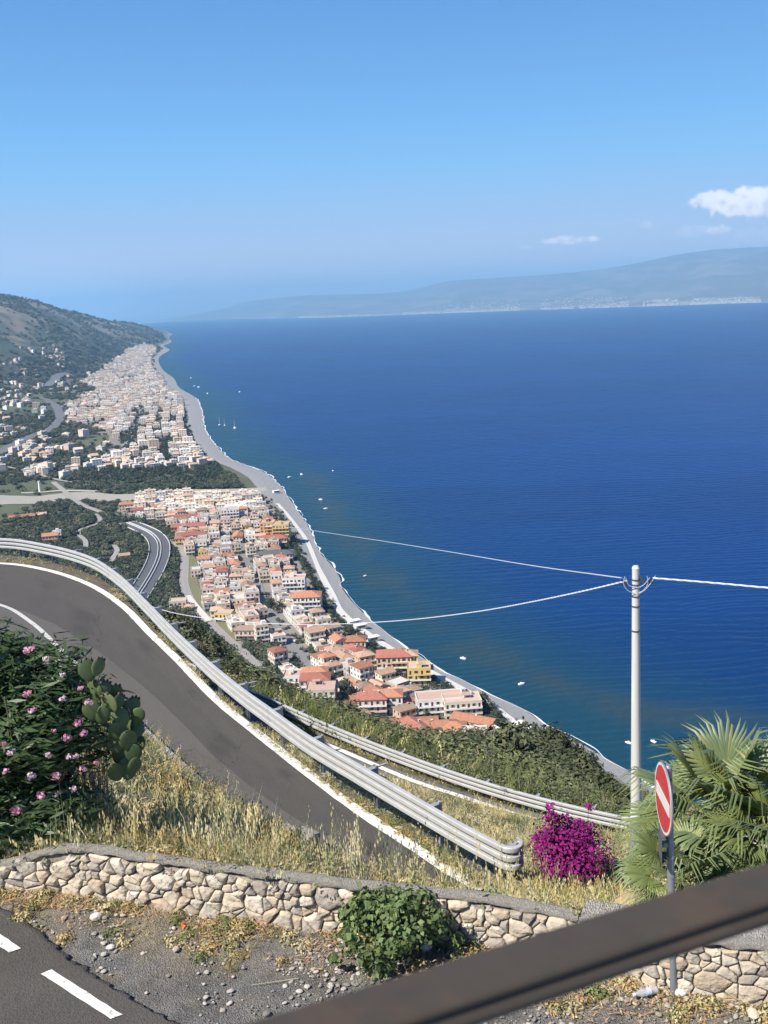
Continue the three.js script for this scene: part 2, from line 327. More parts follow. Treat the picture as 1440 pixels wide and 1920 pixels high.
struct('country_road', ribbon(L3([[100, 905], [118, 920], [135, 934], [150, 946], [190, 962]]), 7, 1.2), country, 'pale country road crossing the river bed', 'road');
struct('country_road', ribbon(L3([[-20, 870], [30, 880], [70, 890], [115, 902], [140, 906]]), 6, 1.1), country, 'pale country road through the green fields', 'road');
struct('country_road', ribbon(L3([[236, 838], [248, 815], [262, 785], [268, 764]]), 13, 1.2, { step: 12 }), mat([0.2, 0.2, 0.2], 1), 'grey avenue through the far town', 'road');
// main street of the near town
const streetPx = [[628, 1338], [618, 1312], [607, 1285], [590, 1262], [560, 1225], [520, 1180], [505, 1158], [492, 1122], [480, 1085], [462, 1050], [455, 1020]];
struct('main_street', ribbon(L3(streetPx), 6, 0.6), mat([0.19, 0.185, 0.18], 0.95, { map: grain }), 'main street running the length of the near town', 'street');

// ---------------------------------------------------------------- the far coast across the strait
{
  const top = [[-60, 606], [200, 601], [300, 600], [350, 593], [400, 582], [430, 576], [452, 567], [490, 562], [535, 557], [590, 553], [650, 552], [720, 550], [760, 546], [800, 537], [840, 527], [900, 523], [960, 519], [1030, 515], [1110, 507], [1160, 500], [1210, 490], [1250, 481], [1290, 475], [1330, 469], [1380, 465], [1440, 463], [1600, 455], [1900, 470], [2300, 500]];
  const low = [[-60, 610], [300, 602], [600, 596], [900, 585], [1200, 575], [1440, 567], [1700, 560], [2300, 560]];
  const topEl = table(top.map(([x, y]) => azEl(x, y))), lowRows = low.map(([x, y]) => { const [a, e] = azEl(x, y); return [a, H / Math.tan(Math.max(-e, 0.0046))]; }), shoreR = table(lowRows);
  const A0 = azOf(-60, 606), A1 = azOf(2300, 560), NA = 420, NR = 60, c = C(0, 0, 0), green = C(0.105, 0.105, 0.085), tan = C(0.165, 0.15, 0.125), pale = C(0.5, 0.46, 0.42);
  const coastY = (a, t) => {
    const r0 = shoreR(a), r1 = r0 + Math.min(13500, r0 * 0.8), r = lerp(r0, r1, t), x = Math.sin(a) * r, z = -Math.cos(a) * r, peak = H + Math.tan(topEl(a)) * r1;
    const up = t * t * (3 - 2 * t) * 0.55 + t * 0.45, n = (fbm(x / 1300, z / 1300, 5) - 0.5) * 0.42 * Math.sin(Math.min(1, t) * Math.PI);
    return V(x, Math.max(-8, peak * (up + n * (t > 0.05 ? 1 : 0)) + 3 * smoothstep(t, 0, 0.02) - 1.5), z);
  };
  const g = gridGeo(NA, NR, (i, j) => {
    const a = lerp(A0, A1, i / NA), t = (j / NR) ** 1.3, p = coastY(a, t), n = fbm(p.x / 700, p.z / 700, 4), q = fbm(p.x / 2600 + 4, p.z / 900, 3);
    c.copy(green).lerp(tan, smoothstep(n, 0.45, 0.7)); c.lerp(pale, (1 - smoothstep(t, 0.0, 0.12)) * smoothstep(n * 0.6 + q * 0.4, 0.4, 0.55) * 0.45);
    return { p, c };
  });
  struct('far_coast', g, vcol(1), 'hazy blue mountains and coast across the strait', 'mountains');
  // its towns: pale blocks near the water
  const R = rng(77), mats = [], cols = [], m4 = new THREE.Matrix4(), b = new THREE.BoxGeometry(1, 1, 1).translate(0, 0.5, 0);
  for (let k = 0; k < 5200; k++) {
    const px = 560 + R() * 960, a = azOf(px, 575), w = px > 820 && px < 1180 ? 1.6 : 0.55;
    if (fbm(px / 40, 3, 3) < 0.38 + (w > 1 ? -0.1 : 0.06)) continue;
    const t = 0.006 + R() ** 2.6 * 0.16 * w, p = coastY(a, t), s = 9 + R() * 22;
    m4.compose(V(p.x, p.y - 2, p.z), new THREE.Quaternion().setFromAxisAngle(V(0, 1, 0), R() * 3), V(s * (1 + R()), 6 + R() * 11, s)); mats.push(m4.clone());
    const q = 0.30 + R() * 0.3; cols.push(C(q, q * 0.93, q * 0.87));
  }
  tag(instanced('far_shore_houses', b, mat([1, 1, 1], 0.9), mats, cols), 'pale specks of towns on the far shore', 'houses');
}

// ---------------------------------------------------------------- leafy shapes
function leafCloud(n, seed, { rx = 1, ry = 1, rz = 1, leaf = 0.2, bottom = -0.5, lumps = 5, shell = 0.55, lumpSize = 0.62, tone = 0.35, quad = false, droop = 0, slim = 0.55 } = {}) {
  // many small faces spread through a lumpy volume: gaps, uneven outline, clumps shading one another; tones differ leaf by leaf
  const R = rng(seed), pos = [], idx = [], col = [], nor = [], L = [];
  for (let k = 0; k < lumps; k++) { const a = R() * 6.28, u = R() * 1.3 - 0.35, r = Math.sqrt(Math.max(0, 1 - u * u)) * (0.35 + 0.35 * R()); L.push([Math.cos(a) * r, u * 0.55, Math.sin(a) * r, lumpSize * (0.65 + 0.5 * R())]); }
  for (let k = 0, i = 0; k < n; k++) {
    const l = L[Math.floor(R() * L.length)], a = R() * 6.283, c = R() * 2 - 1, s = Math.sqrt(1 - c * c), rad = l[3] * (shell + (1 - shell) * Math.sqrt(R())) * (0.85 + 0.3 * R());
    const d = V(Math.cos(a) * s, c, Math.sin(a) * s), p = V(l[0], l[1], l[2]).addScaledVector(d, rad);
    if (p.y < bottom) { p.y = bottom + R() * 0.1; }
    p.multiply(V(rx, ry, rz));
    const nrm = d.clone().add(V(R() - 0.5, R() * 0.9 - 0.25, R() - 0.5).multiplyScalar(1.1)).normalize(), t = V(R() - 0.5, R() - 0.5 - droop, R() - 0.5).cross(nrm).normalize(), b = nrm.clone().cross(t), z = leaf * (0.6 + 0.8 * R());
    const A = p.clone().addScaledVector(t, z), B = p.clone().addScaledVector(b, z * slim), D = p.clone().addScaledVector(b, -z * slim), E = p.clone().addScaledVector(t, -z);
    const q = quad ? [A, B, E, D] : [A, B, D], tn = 1 - tone / 2 + tone * R(), w = (R() - 0.5) * 0.14;
    for (const v of q) { pos.push(v.x, v.y, v.z); col.push(tn * (1 + w), tn, tn * (1 - w)); nor.push(nrm.x, nrm.y, nrm.z); }
    idx.push(i, i + 1, i + 2); if (quad) idx.push(i, i + 2, i + 3);
    i += q.length;
  }
  return geo(pos, idx, col, null, nor);
}
const leafMat = (c, r = 0.75) => new THREE.MeshPhysicalMaterial({ color: C(...c), vertexColors: true, roughness: r, side: THREE.DoubleSide, transmission: 0.22, thickness: 0, specularIntensity: 0.4 });
const foliage = mat([1, 1, 1], 0.9, { vertexColors: true, side: THREE.DoubleSide });
const M4 = (x, y, z, turn, sx, sy = sx, sz = sx) => new THREE.Matrix4().compose(V(x, y, z), new THREE.Quaternion().setFromAxisAngle(V(0, 1, 0), turn), V(sx, sy, sz));

// where woods must not stand
const ribbonGrid = new Map();
for (const [x, z, w] of ribbonHits) { const k = Math.floor(x / 40) + ',' + Math.floor(z / 40); if (!ribbonGrid.has(k)) ribbonGrid.set(k, []); ribbonGrid.get(k).push([x, z, w]); }
function onRibbon(x, z, extra = 2) {
  const cx = Math.floor(x / 40), cz = Math.floor(z / 40);
  for (let a = -1; a <= 1; a++) for (let b = -1; b <= 1; b++) for (const q of ribbonGrid.get((cx + a) + ',' + (cz + b)) ?? []) if (Math.hypot(q[0] - x, q[1] - z) < q[2] + extra) return true;
  return false;
}
// ---------------------------------------------------------------- woods, groves and scrub of the plain and the hills
{
  const R = rng(5), crowns = [0, 1, 2].map((k) => leafCloud(170, 100 + k, { leaf: 0.2, ry: 0.85, lumps: 6, quad: true, tone: 0.55 })), mats = [[], [], []], cols = [[], [], []];
  const greens = [[0.034, 0.046, 0.021], [0.044, 0.055, 0.026], [0.062, 0.067, 0.034], [0.030, 0.042, 0.022], [0.095, 0.092, 0.054]];
  const add = (x, z, r, kindTone) => {
    const far = r / 1000, s = (2.1 + 2.2 * R()) * (1 + 0.34 * Math.max(0, far - 0.9)), k = Math.floor(R() * 3), g = greens[Math.floor(R() * 5)], t = (0.75 + 0.5 * R()) * kindTone;
    mats[k].push(M4(x, landY(x, z) + s * 0.42, z, R() * 6.28, s * (0.9 + R() * 0.5), s * (0.7 + 0.4 * R()), s)); cols[k].push(C(g[0] * t, g[1] * t, g[2] * t));
  };
  for (let n = 0; n < 60000; n++) {
    const a = lerp(-24.5, -3, R()) * DEG, r = 560 * (9500 / 560) ** (R() ** 0.85), x = Math.sin(a) * r, z = -Math.cos(a) * r, d = inland(x, z);
    if (d < 45) continue;
    const [px, py] = toPx(V(x, landY(x, z), z));
    if (inside(nearTown, px, py) || inside(farTown, px, py)) continue;
    const grove = fbm(x / 150 + 20, z / 150, 4), hill = landY(x, z) > 60;
    const dense = inside(greenBelt, px, py) ? 1 : r < 1050 ? 0.95 : hill ? smoothstep(grove, 0.40, 0.62) * 0.8 + 0.08 : smoothstep(grove, 0.36, 0.56) * 0.85 + 0.06;
    if (R() > dense || onRibbon(x, z, 3)) continue;
    add(x, z, r, hill ? 1.6 : 1.15);
  }
  const g = tag(new THREE.Group(), 'dark woods, orchards and scrub over the plain and hills on the left', 'woodland', null, 'stuff');
  g.name = numbered('woodland'); scene.add(g);
  crowns.forEach((c, k) => instanced('tree_crowns', c, foliage, mats[k], cols[k], g));
  console.log('woods', mats.map((m) => m.length).join(' '));
}

// ---------------------------------------------------------------- houses
const wallPaint = { white: [0.66, 0.635, 0.59], cream: [0.62, 0.545, 0.44], 'pale pink': [0.60, 0.47, 0.41], peach: [0.60, 0.43, 0.30], yellow: [0.60, 0.44, 0.17], beige: [0.50, 0.43, 0.34], 'brick red': [0.38, 0.17, 0.12], orange: [0.56, 0.31, 0.14], grey: [0.40, 0.39, 0.375] };
const roofPaint = { terracotta: [0.36, 0.165, 0.095], 'rusty red': [0.30, 0.115, 0.08], 'faded brown': [0.29, 0.205, 0.145], 'pale clay': [0.44, 0.29, 0.20], 'dark grey': [0.11, 0.11, 0.115] };
const plaster = tex(128, (u, v) => { const k = 0.84 + 0.22 * pfbm(u, v, 6, 4); return [k, k * 0.995, k * 0.985]; });
const roofTex = tex(128, (u, v) => { const rows = 0.86 + 0.14 * Math.abs(Math.sin(u * Math.PI * 12)), k = rows * (0.72 + 0.5 * pfbm(u, v, 9, 4)); return [k, k * (0.94 + 0.1 * pnoise(u * 8, v * 8, 8)), k * 0.95]; });
const wallMats = {}, roofMats = {};
for (const k in wallPaint) wallMats[k] = [0.86, 0.96, 1.05].map((t) => mat(wallPaint[k].map((c) => c * t), 0.92, { map: plaster }));
for (const k in roofPaint) roofMats[k] = [0.85, 1.0, 1.18].map((t) => mat(roofPaint[k].map((c) => c * t), 0.9, { map: roofTex }));
const flatMats = [[0.50, 0.47, 0.43], [0.42, 0.36, 0.31], [0.36, 0.345, 0.33], [0.50, 0.36, 0.29], [0.45, 0.30, 0.235]].map((c) => mat(c, 0.95, { map: plaster }));
const glassDark = mat([0.035, 0.038, 0.042], 0.25), shutterMats = [mat([0.16, 0.09, 0.05], 0.7), mat([0.05, 0.09, 0.06], 0.7), mat([0.22, 0.22, 0.22], 0.7)], whiteMat = mat([0.7, 0.68, 0.64], 0.85), metalGrey = mat([0.4, 0.41, 0.42], 0.5, { metalness: 0.3 });
const box = (w, h, d, x = 0, y = 0, z = 0) => new THREE.BoxGeometry(w, h, d).translate(x, y, z);
function scaledUV(g, k) { const p = g.attributes.position, n = g.attributes.normal, uv = new Float32Array(p.count * 2); for (let i = 0; i < p.count; i++) { const ax = Math.abs(n.getX(i)), ay = Math.abs(n.getY(i)); uv[i * 2] = (ax > 0.7 ? p.getZ(i) : p.getX(i)) / k; uv[i * 2 + 1] = (ay > 0.7 ? p.getZ(i) : p.getY(i)) / k; } g.setAttribute('uv', new THREE.BufferAttribute(uv, 2)); return g; }
function pitched(w, d, rise, over, hip) {   // ridge along x; a shell with eaves thickness
  const W = w / 2 + over, D = d / 2 + over, r = Math.max(0.01, hip ? Math.max(0.1, W - D * 0.95) : W), t = 0.22;
  const P = [[-W, 0, D], [W, 0, D], [W, 0, -D], [-W, 0, -D], [-r, rise, 0], [r, rise, 0], [-W, -t, D], [W, -t, D], [W, -t, -D], [-W, -t, -D]];
  const faces = [[0, 1, 5, 4], [2, 3, 4, 5], [1, 2, 5], [3, 0, 4], [6, 7, 1, 0], [7, 8, 2, 1], [8, 9, 3, 2], [9, 6, 0, 3], [9, 8, 7, 6]], pos = [], uv = [], idx = [];
  for (const f of faces) { const s = pos.length / 3; for (const k of f) { pos.push(...P[k]); uv.push(P[k][0] / 4, (P[k][2] + P[k][1]) / 4); } for (let k = 1; k < f.length - 1; k++) idx.push(s, s + k, s + k + 1); }
  return geo(pos, idx, null, uv);
}
const shapeCache = new Map();
const cached = (key, make) => { if (!shapeCache.has(key)) shapeCache.set(key, make()); return shapeCache.get(key); };
// a house: base at its own origin, long side along x, front (towards the viewer) at +z
function buildHouse(o, { w, d, floors, wall, roof, roofColor, detail = 1, R, balconies = true, tone = null }) {
  const hh = floors * 3.05 + 0.25, t = tone ?? Math.floor(R() * 3), wm = wallMats[wall][t], q = (v) => v.toFixed(1);
  mesh('wall', cached(`w${q(w)},${q(d)},${floors}`, () => scaledUV(box(w, hh + 1.2, d, 0, hh / 2 - 0.6, 0), 5)), wm, o);
  if (roof === 'hip' || roof === 'gable') {
    const rise = Math.min(w, d) * 0.19 + 0.3, turnRoof = d > w * 1.15;
    const r = mesh('roof', cached(`p${roof}${q(w)},${q(d)}`, () => { const g = pitched(turnRoof ? d : w, turnRoof ? w : d, rise, 0.5, roof === 'hip'); if (turnRoof) g.rotateY(Math.PI / 2); return g; }), roofMats[roofColor][Math.floor(R() * 3)], o);
    r.position.y = hh + 0.24;
    if (detail && R() < 0.75) { const c = mesh('chimney', cached('chimney', () => mergeGeometries([box(0.7, 1.5, 0.7, 0, 0.4, 0), box(0.95, 0.14, 0.95, 0, 1.22, 0)])), wm, r); c.position.set((R() - 0.5) * w * 0.5, rise * 0.62, (R() - 0.5) * d * 0.25); }
  } else {
    const f = mesh('roof', cached(`f${q(w)},${q(d)}`, () => scaledUV(box(w - 0.5, 0.2, d - 0.5, 0, 0, 0), 5)), flatMats[Math.floor(R() * 5)], o);
    f.position.y = hh + 0.1;
    mesh('parapet', cached(`q${q(w)},${q(d)},${floors}`, () => mergeGeometries([box(w + 0.1, 0.85, 0.24, 0, hh + 0.42, d / 2 - 0.09), box(w + 0.1, 0.85, 0.24, 0, hh + 0.42, -d / 2 + 0.09), box(0.24, 0.85, d - 0.45, w / 2 - 0.09, hh + 0.42, 0), box(0.24, 0.85, d - 0.45, -w / 2 + 0.09, hh + 0.42, 0)])), wm, o);
    if (R() < 0.6) { const s = mesh('stair_hut', cached('hut', () => box(2.8, 2.3, 3.4, 0, 1.15, 0)), wm, f); s.position.set((R() - 0.5) * (w - 5), 0.1, (R() - 0.5) * (d - 5)); }
    if (R() < 0.5) { const s = mesh('water_tank', cached('tank', () => new THREE.CylinderGeometry(0.55, 0.55, 1.3, 10).translate(0, 0.65, 0)), R() < 0.5 ? shutterMats[2] : whiteMat, f); s.position.set((R() - 0.5) * (w - 3), 0.1, (R() - 0.5) * (d - 3)); }
    if (R() < 0.35) { const s = mesh('canopy', cached('canopy', () => mergeGeometries([box(4.2, 0.12, 3.2, 0, 2.3, 0), box(0.12, 2.25, 0.12, -1.9, 1.12, 1.4), box(0.12, 2.25, 0.12, 1.9, 1.12, 1.4), box(0.12, 2.25, 0.12, -1.9, 1.12, -1.4), box(0.12, 2.25, 0.12, 1.9, 1.12, -1.4)])), roofMats['pale clay'][1], f); s.position.set((R() - 0.5) * (w - 5), 0.1, (R() - 0.5) * (d - 4)); }
  }
  // openings of the two sides that are seen, and the right-hand end
  const nx = Math.max(2, Math.round(w / 2.9)), nz = Math.max(1, Math.round(d / 3.2));
  const win = cached(`o${q(w)},${q(d)},${floors}`, () => {
    const parts = [];
    for (let f = 0; f < floors; f++) {
      const y = f * 3.05 + 1.75, door = f === 0;
      for (let i = 0; i < nx; i++) { const x = -w / 2 + (i + 0.5) * w / nx, tall = (i + f) % 2 === 0; parts.push(box(1.05, tall ? 2.15 : 1.35, 0.16, x, tall ? y - 0.35 : y, d / 2 - 0.02)); }
      for (let i = 0; i < nz; i++) { const z = -d / 2 + (i + 0.5) * d / nz; parts.push(box(0.16, 1.35, 1.0, w / 2 - 0.02, y, z), box(0.16, 1.35, 1.0, -w / 2 + 0.02, y, z)); }
    }
    return mergeGeometries(parts);
  });
  tag(mesh('window', win, glassDark, o), null, null, null, 'stuff');
  const trim = cached(`t${q(w)},${q(d)},${floors}`, () => {
    const parts = [];
    for (let f = 0; f < floors; f++) { const y = f * 3.05 + 1.75; for (let i = 0; i < nx; i++) { const x = -w / 2 + (i + 0.5) * w / nx; if ((i + f) % 2) parts.push(box(0.5, 1.35, 0.1, x - 0.79, y, d / 2 + 0.055), box(0.5, 1.35, 0.1, x + 0.79, y, d / 2 + 0.055)); } }
    return parts.length ? mergeGeometries(parts) : null;
  });
  if (detail > 1 && trim) tag(mesh('shutter', trim, shutterMats[Math.floor(R() * 3)], o), null, null, null, 'stuff');
  if (balconies && floors > 1) for (let f = 1; f < floors; f++) {
    const bw = w * (R() < 0.6 ? 0.98 : 0.6);
    const b = mesh('balcony', cached(`b${q(bw)}`, () => mergeGeometries([box(bw, 0.2, 1.3, 0, 0, 0.65), box(bw, 0.85, 0.12, 0, 0.42, 1.26), box(0.12, 0.85, 1.14, -bw / 2 + 0.06, 0.52, 0.63), box(0.12, 0.85, 1.14, bw / 2 - 0.06, 0.52, 0.63)])), R() < 0.5 ? whiteMat : wm, o);
    b.position.set((w - bw) / 2 * (R() < 0.5 ? -1 : 1), f * 3.05 + 0.02, d / 2);
  }
}
const taken = [];       // [x, z, radius]
function free(x, z, w, d) { for (const t of taken) if (Math.abs(t[0] - x) + Math.abs(t[1] - z) < 60 && Math.hypot(t[0] - x, t[1] - z) < t[2] + Math.min(w, d) * 0.44) return false; return true; }
function take(x, z, w, d, turn) { const long = Math.max(w, d), short = Math.min(w, d), n = Math.max(1, Math.round(long / short)); for (let k = 0; k < n; k++) { const o = ((k + 0.5) / n - 0.5) * long, a = turn + (d > w ? Math.PI / 2 : 0); taken.push([x + Math.cos(a) * o, z - Math.sin(a) * o, short * 0.5]); } }
const coastTurn = (z) => { const w = 30; return Math.atan2(shoreX(z - w) - shoreX(z + w), 2 * w); };
const words = ['one', 'two', 'three', 'four', 'five', 'six', 'seven'];
// buildings one can name
const landmark = [
  // px, py of the foot of the front, w, d, floors, wall, roof, roof colour, extra turn, label
  [528, 1022, 15, 12, 6, 'yellow', 'flat', '', 0, 'tall yellow apartment block near the beach beside a brown one'],
  [503, 1018, 13, 12, 6, 'orange', 'flat', '', 0, 'tall orange brown apartment block left of the yellow one'],
  [512, 1030, 26, 12, 3, 'brick red', 'hip', 'rusty red', 0, 'long dusky red block in front of the yellow apartment block'],
  [516, 1054, 31, 12, 2, 'grey', 'hip', 'dark grey', 0, 'long low building with a dark grey roof behind the beach trees'],
  [577, 1153, 19, 14, 4, 'white', 'hip', 'terracotta', 0, 'white four storey block with a red roof by the beach trees'],
  [552, 1116, 17, 11, 4, 'white', 'flat', '', 0, 'white terraced block with deep dark balconies above the red roofed block'],
  [475, 1200, 23, 9, 2, 'beige', 'hip', 'faded brown', -0.1, 'long pale old building with a row of windows near the railway'],
  [408, 1162, 10, 9, 2, 'cream', 'hip', 'pale clay', 0.1, 'small cream house standing by the railway platform'],
  [333, 1145, 12, 9, 2, 'beige', 'flat', '', 0.1, 'beige house left of the railway among dark trees'],
  [352, 1148, 8, 7, 1, 'yellow', 'hip', 'pale clay', 0.1, 'small yellow house left of the railway'],
  [430, 985, 18, 16, 5, 'white', 'flat', '', 0.2, 'plain tall white building beside the red roofed terraces'],
  [345, 983, 30, 12, 2, 'brick red', 'gable', 'rusty red', 0.1, 'upper brick red terrace on the inland edge of the town'],
  [352, 1000, 32, 12, 2, 'brick red', 'gable', 'rusty red', 0.1, 'middle brick red terrace on the inland edge of the town'],
  [358, 1017, 26, 11, 2, 'peach', 'gable', 'rusty red', 0.1, 'lower red roofed terrace on the inland edge of the town'],
  [787, 1285, 13, 11, 3, 'yellow', 'flat', '', 0, 'yellow house with a yellow terrace close to the beach'],
  [822, 1318, 29, 8, 1, 'grey', 'gable', 'dark grey', 0, 'long low shed with a dark grey roof in the near town'],
  [699, 1345, 15, 11, 3, 'pale pink', 'hip', 'rusty red', 0, 'three storey house with a red roof and dark balconies above the bushes'],
  [729, 1340, 15, 11, 3, 'white', 'hip', 'terracotta', 0, 'white three storey house with long balconies right of the red roofed one'],
  [765, 1370, 30, 8, 1, 'cream', 'gable', 'terracotta', 0.05, 'long low cream building with a terracotta roof above the bushes'],
  [825, 1388, 17, 9, 2, 'white', 'hip', 'terracotta', 0.05, 'white two storey house with terracotta roof and white gables above the bushes'],
  [826, 1345, 24, 12, 3, 'white', 'flat', '', 0.1, 'wide white terraced house with flat roofs in the nearest rows'],
  [868, 1350, 19, 12, 3, 'cream', 'flat', '', 0.1, 'cream terraced house with a yellow ground floor near the parking lot'],
  [892, 1378, 22, 9, 2, 'cream', 'gable', 'terracotta', -0.55, 'cream house with a long slanting terracotta roof nearest the beach'],
  [855, 1392, 11, 10, 2, 'peach', 'hip', 'terracotta', 0, 'small peach house with a terracotta roof left of the slanting one'],
  [885, 1405, 16, 11, 2, 'white', 'flat', '', 0, 'white flat roofed house with a big terrace at the near end'],
  [836, 1412, 17, 10, 1, 'pale pink', 'gable', 'pale clay', 0, 'low pink house lowest of the town above the bushes'],
  [592, 1318, 16, 12, 4, 'pale pink', 'hip', 'rusty red', 0, 'pink four storey house with a dark red roof left of the main street'],
  [603, 1338, 15, 12, 4, 'beige', 'flat', '', 0, 'beige terraced house with stacked balconies at the street end'],
  [590, 1293, 15, 10, 3, 'cream', 'hip', 'terracotta', 0, 'cream house with an orange roof left of the main street'],
  [740, 1262, 20, 13, 3, 'peach', 'hip', 'rusty red', 0, 'large peach house with a broad rusty red roof'],
  [762, 1260, 14, 10, 3, 'yellow', 'hip', 'pale clay', 0, 'yellow house in the middle of the near rows'],
  [668, 1222, 12, 11, 2, 'peach', 'hip', 'terracotta', 0, 'peach house with a terracotta roof near the beach palms'],
  [558, 1300, 15, 11, 3, 'white', 'flat', '', 0, 'bright white house at the lower left corner of the town'],
  [238, 957, 18, 10, 2, 'peach', 'hip', 'terracotta', 0.2, 'peach villa in the trees left of the town'],
  [258, 968, 15, 10, 2, 'pale pink', 'hip', 'rusty red', 0.2, 'pink villa in the trees left of the town'],
  [300, 961, 18, 10, 2, 'cream', 'hip', 'terracotta', 0.2, 'cream and terracotta villa between the villas and the terraces'],
  [40, 975, 26, 8, 1, 'peach', 'gable', 'terracotta', 0.2, 'long low red farm building among the dark trees'],
  [70, 972, 16, 9, 1, 'beige', 'gable', 'pale clay', 0.3, 'pale farm building right of the red farm building'],
  [92, 1018, 14, 10, 2, 'peach', 'gable', 'terracotta', 0.3, 'farmhouse with peach walls seen just over the guardrail'],
  [106, 1016, 8, 7, 3, 'white', 'flat', '', 0.3, 'narrow white tower house beside the farmhouse over the guardrail'],
  [232, 1049, 9, 7, 1, 'cream', 'gable', 'pale clay', 0.3, 'tiny cream hut in the trees left of the highway'],
  [340, 1172, 9, 7, 1, 'pale pink', 'gable', 'rusty red', 0.3, 'small pink roofed hut below the railway'],
  [420, 1168, 12, 8, 2, 'yellow', 'flat', '', -0.1, 'pale yellow house right of the railway platform'],
];
const refs = [[528, 1005, 'the yellow apartment block'], [503, 1005, 'the orange brown apartment block'], [512, 1028, 'the long dusky red block'], [516, 1052, 'the long dark grey roof'], [577, 1140, 'the four storey red roofed block'], [552, 1108, 'the white block with dark balconies'], [475, 1195, 'the long pale old building'], [408, 1160, 'the railway platform house'], [430, 975, 'the plain tall white building'], [352, 1000, 'the brick red terraces'], [787, 1278, 'the yellow beach house'], [822, 1316, 'the dark grey shed'], [699, 1338, 'the pink red roofed house'], [729, 1332, 'the white balcony house'], [765, 1366, 'the long terracotta roof'], [826, 1335, 'the wide white terraces'], [892, 1372, 'the slanting terracotta roof'], [592, 1310, 'the dark red roof'], [590, 1287, 'the orange roof'], [740, 1255, 'the large peach house'], [558, 1290, 'the bright white corner house'], [258, 965, 'the pink villa'], [668, 1217, 'the palm side peach house'], [505, 1158, 'the main street bend'], [462, 1040, 'the far main street end']];
const usedLabels = new Set(), ord = ['', 'second', 'third', 'fourth', 'fifth', 'sixth', 'seventh', 'eighth', 'ninth'];
function locate(text, px, py) {
  const near = refs.map((r) => [Math.hypot((px - r[0]), (py - r[1]) * 1.4), r]).sort((a, b) => a[0] - b[0]);
  for (let n = 0; n < 9; n++) for (const [dist, r] of near.slice(0, n ? 2 : 4)) {
    const dx = px - r[0], dy = (py - r[1]) * 1.4, way = Math.abs(dx) > Math.abs(dy) ? (dx < 0 ? 'left of' : 'right of') : dy < 0 ? 'beyond' : 'in front of', l = `${ord[n] ? ord[n] + ' ' : ''}${text}, ${dist > 70 ? 'well ' : ''}${way} ${r[2]}`;
    if (l.split(/\s+/).length <= 16 && !usedLabels.has(l)) { usedLabels.add(l); return l; }
  }
  return text;
}
let houseCount = 0;
for (const [px, py, w, d, floors, wall, roof, roofColor, extra, label] of landmark) {
  const p = onLand(px, py), R = rng(px * 31 + py), turn = (Math.abs(extra) > 0.4 ? extra : extra - 0.02) ;
  const o = thing('house', label, 'house', [p.x, p.y, p.z - d / 2], turn, 'houses of the town below');
  buildHouse(o, { w, d, floors, wall, roof, roofColor: roofColor || 'terracotta', detail: 2, R, tone: 2 });
  take(p.x, p.z - d / 2, w, d, turn); houseCount++;
}
const overflow = [];
// the rest of the near town: rows along the shore
{
  let R = rng(42); const rows = [39.5, 50.5, 61.5, 73, 83.5, 95, 105.5, 117, 127.5, 139, 149.5, 161, 172], pick = (list) => { let t = R(); for (const [k, p] of list) { if ((t -= p) < 0) return k; } return list[0][0]; };
  const rowName = ['the beach row', 'the second row from the beach', 'the third row from the beach', 'the fourth row from the beach', 'the fifth row from the beach', 'the sixth row from the beach', 'the seventh row from the beach', 'the eighth row from the beach', 'the ninth row from the beach', 'the tenth row from the beach', 'the innermost row'];
  const street = curve(L3(streetPx)).getPoints(80);
  const list = [];
  rows.forEach((off, row) => {
    let z = -438, nth = 0;
    while (z > -1190) {
      const big = R() < 0.12, w = big ? 12 + R() * 6 : 6.6 + R() * 4.6, d = 7.6 + R() * 2.6, s = Math.abs(Math.cos(coastTurn(z))), zz = z - (w / 2) * s, l = Math.hypot(1, Math.tan(coastTurn(zz))), x = shoreX(zz) - (off + (R() - 0.5) * 2.6) * l * 0.94, gap = R() < 0.17 ? 3.5 + R() * 5 : 0.2 + R() * 1.2;
      z -= (w + gap) * s;
      const y = landY(x, zz), [px, py] = toPx(V(x, y, zz));
      if (!inside(nearTown, px, py) || R() < 0.05) continue;
      if (street.some((q) => Math.hypot(q.x - x, q.z - zz) < 2.4 + d * 0.42)) continue;
      if (!free(x, zz, w, d)) continue;
      nth++;
      list.push({ x, y, z: zz, w, d, row, nth });
      taken.push([x, zz, Math.min(w, d) * 0.42]);
    }
  });
  list.sort((a, b) => b.z - a.z);
  const roofWord = { hip: 'hipped', gable: 'gabled' };
  list.forEach((q, i) => {
    R = rng(7000 + i * 13);
    if (i > 256) { overflow.push(q); return; }
    const red = q.z > -640 ? 0.6 : q.z > -800 ? 0.42 : q.z > -980 ? 0.36 : 0.5;
    const wall = pick([['white', 0.34], ['cream', 0.34], ['pale pink', 0.13], ['peach', 0.07], ['beige', 0.08], ['yellow', 0.02], ['grey', 0.02]]), roof = R() < red ? (R() < 0.6 ? 'hip' : 'gable') : 'flat', roofColor = pick([['terracotta', 0.34], ['rusty red', 0.16], ['faded brown', 0.2], ['pale clay', 0.3]]);
    const floors = R() < 0.22 ? 1 : R() < 0.66 ? 2 : R() < 0.88 ? 3 : 4;
    const turn = -coastTurn(q.z) + Math.PI / 2 * 0 + (R() - 0.5) * 0.16, swap = R() < 0.5;
    const [lx, ly] = toPx(V(q.x, q.y + 4, q.z)), label = locate(`${wall} ${words[floors - 1]} storey house with ${roof === 'flat' ? 'flat roof' : roofColor + ' roof'}`, lx, ly);
    const o = thing('house', label, 'house', [q.x, q.y, q.z], turn, 'houses of the town below');
    buildHouse(o, { w: swap ? q.d : q.d, d: q.w, floors, wall, roof, roofColor, detail: q.z > -760 ? 2 : 1, R });
    houseCount++;
  });
  console.log('houses', houseCount, list.length);
}
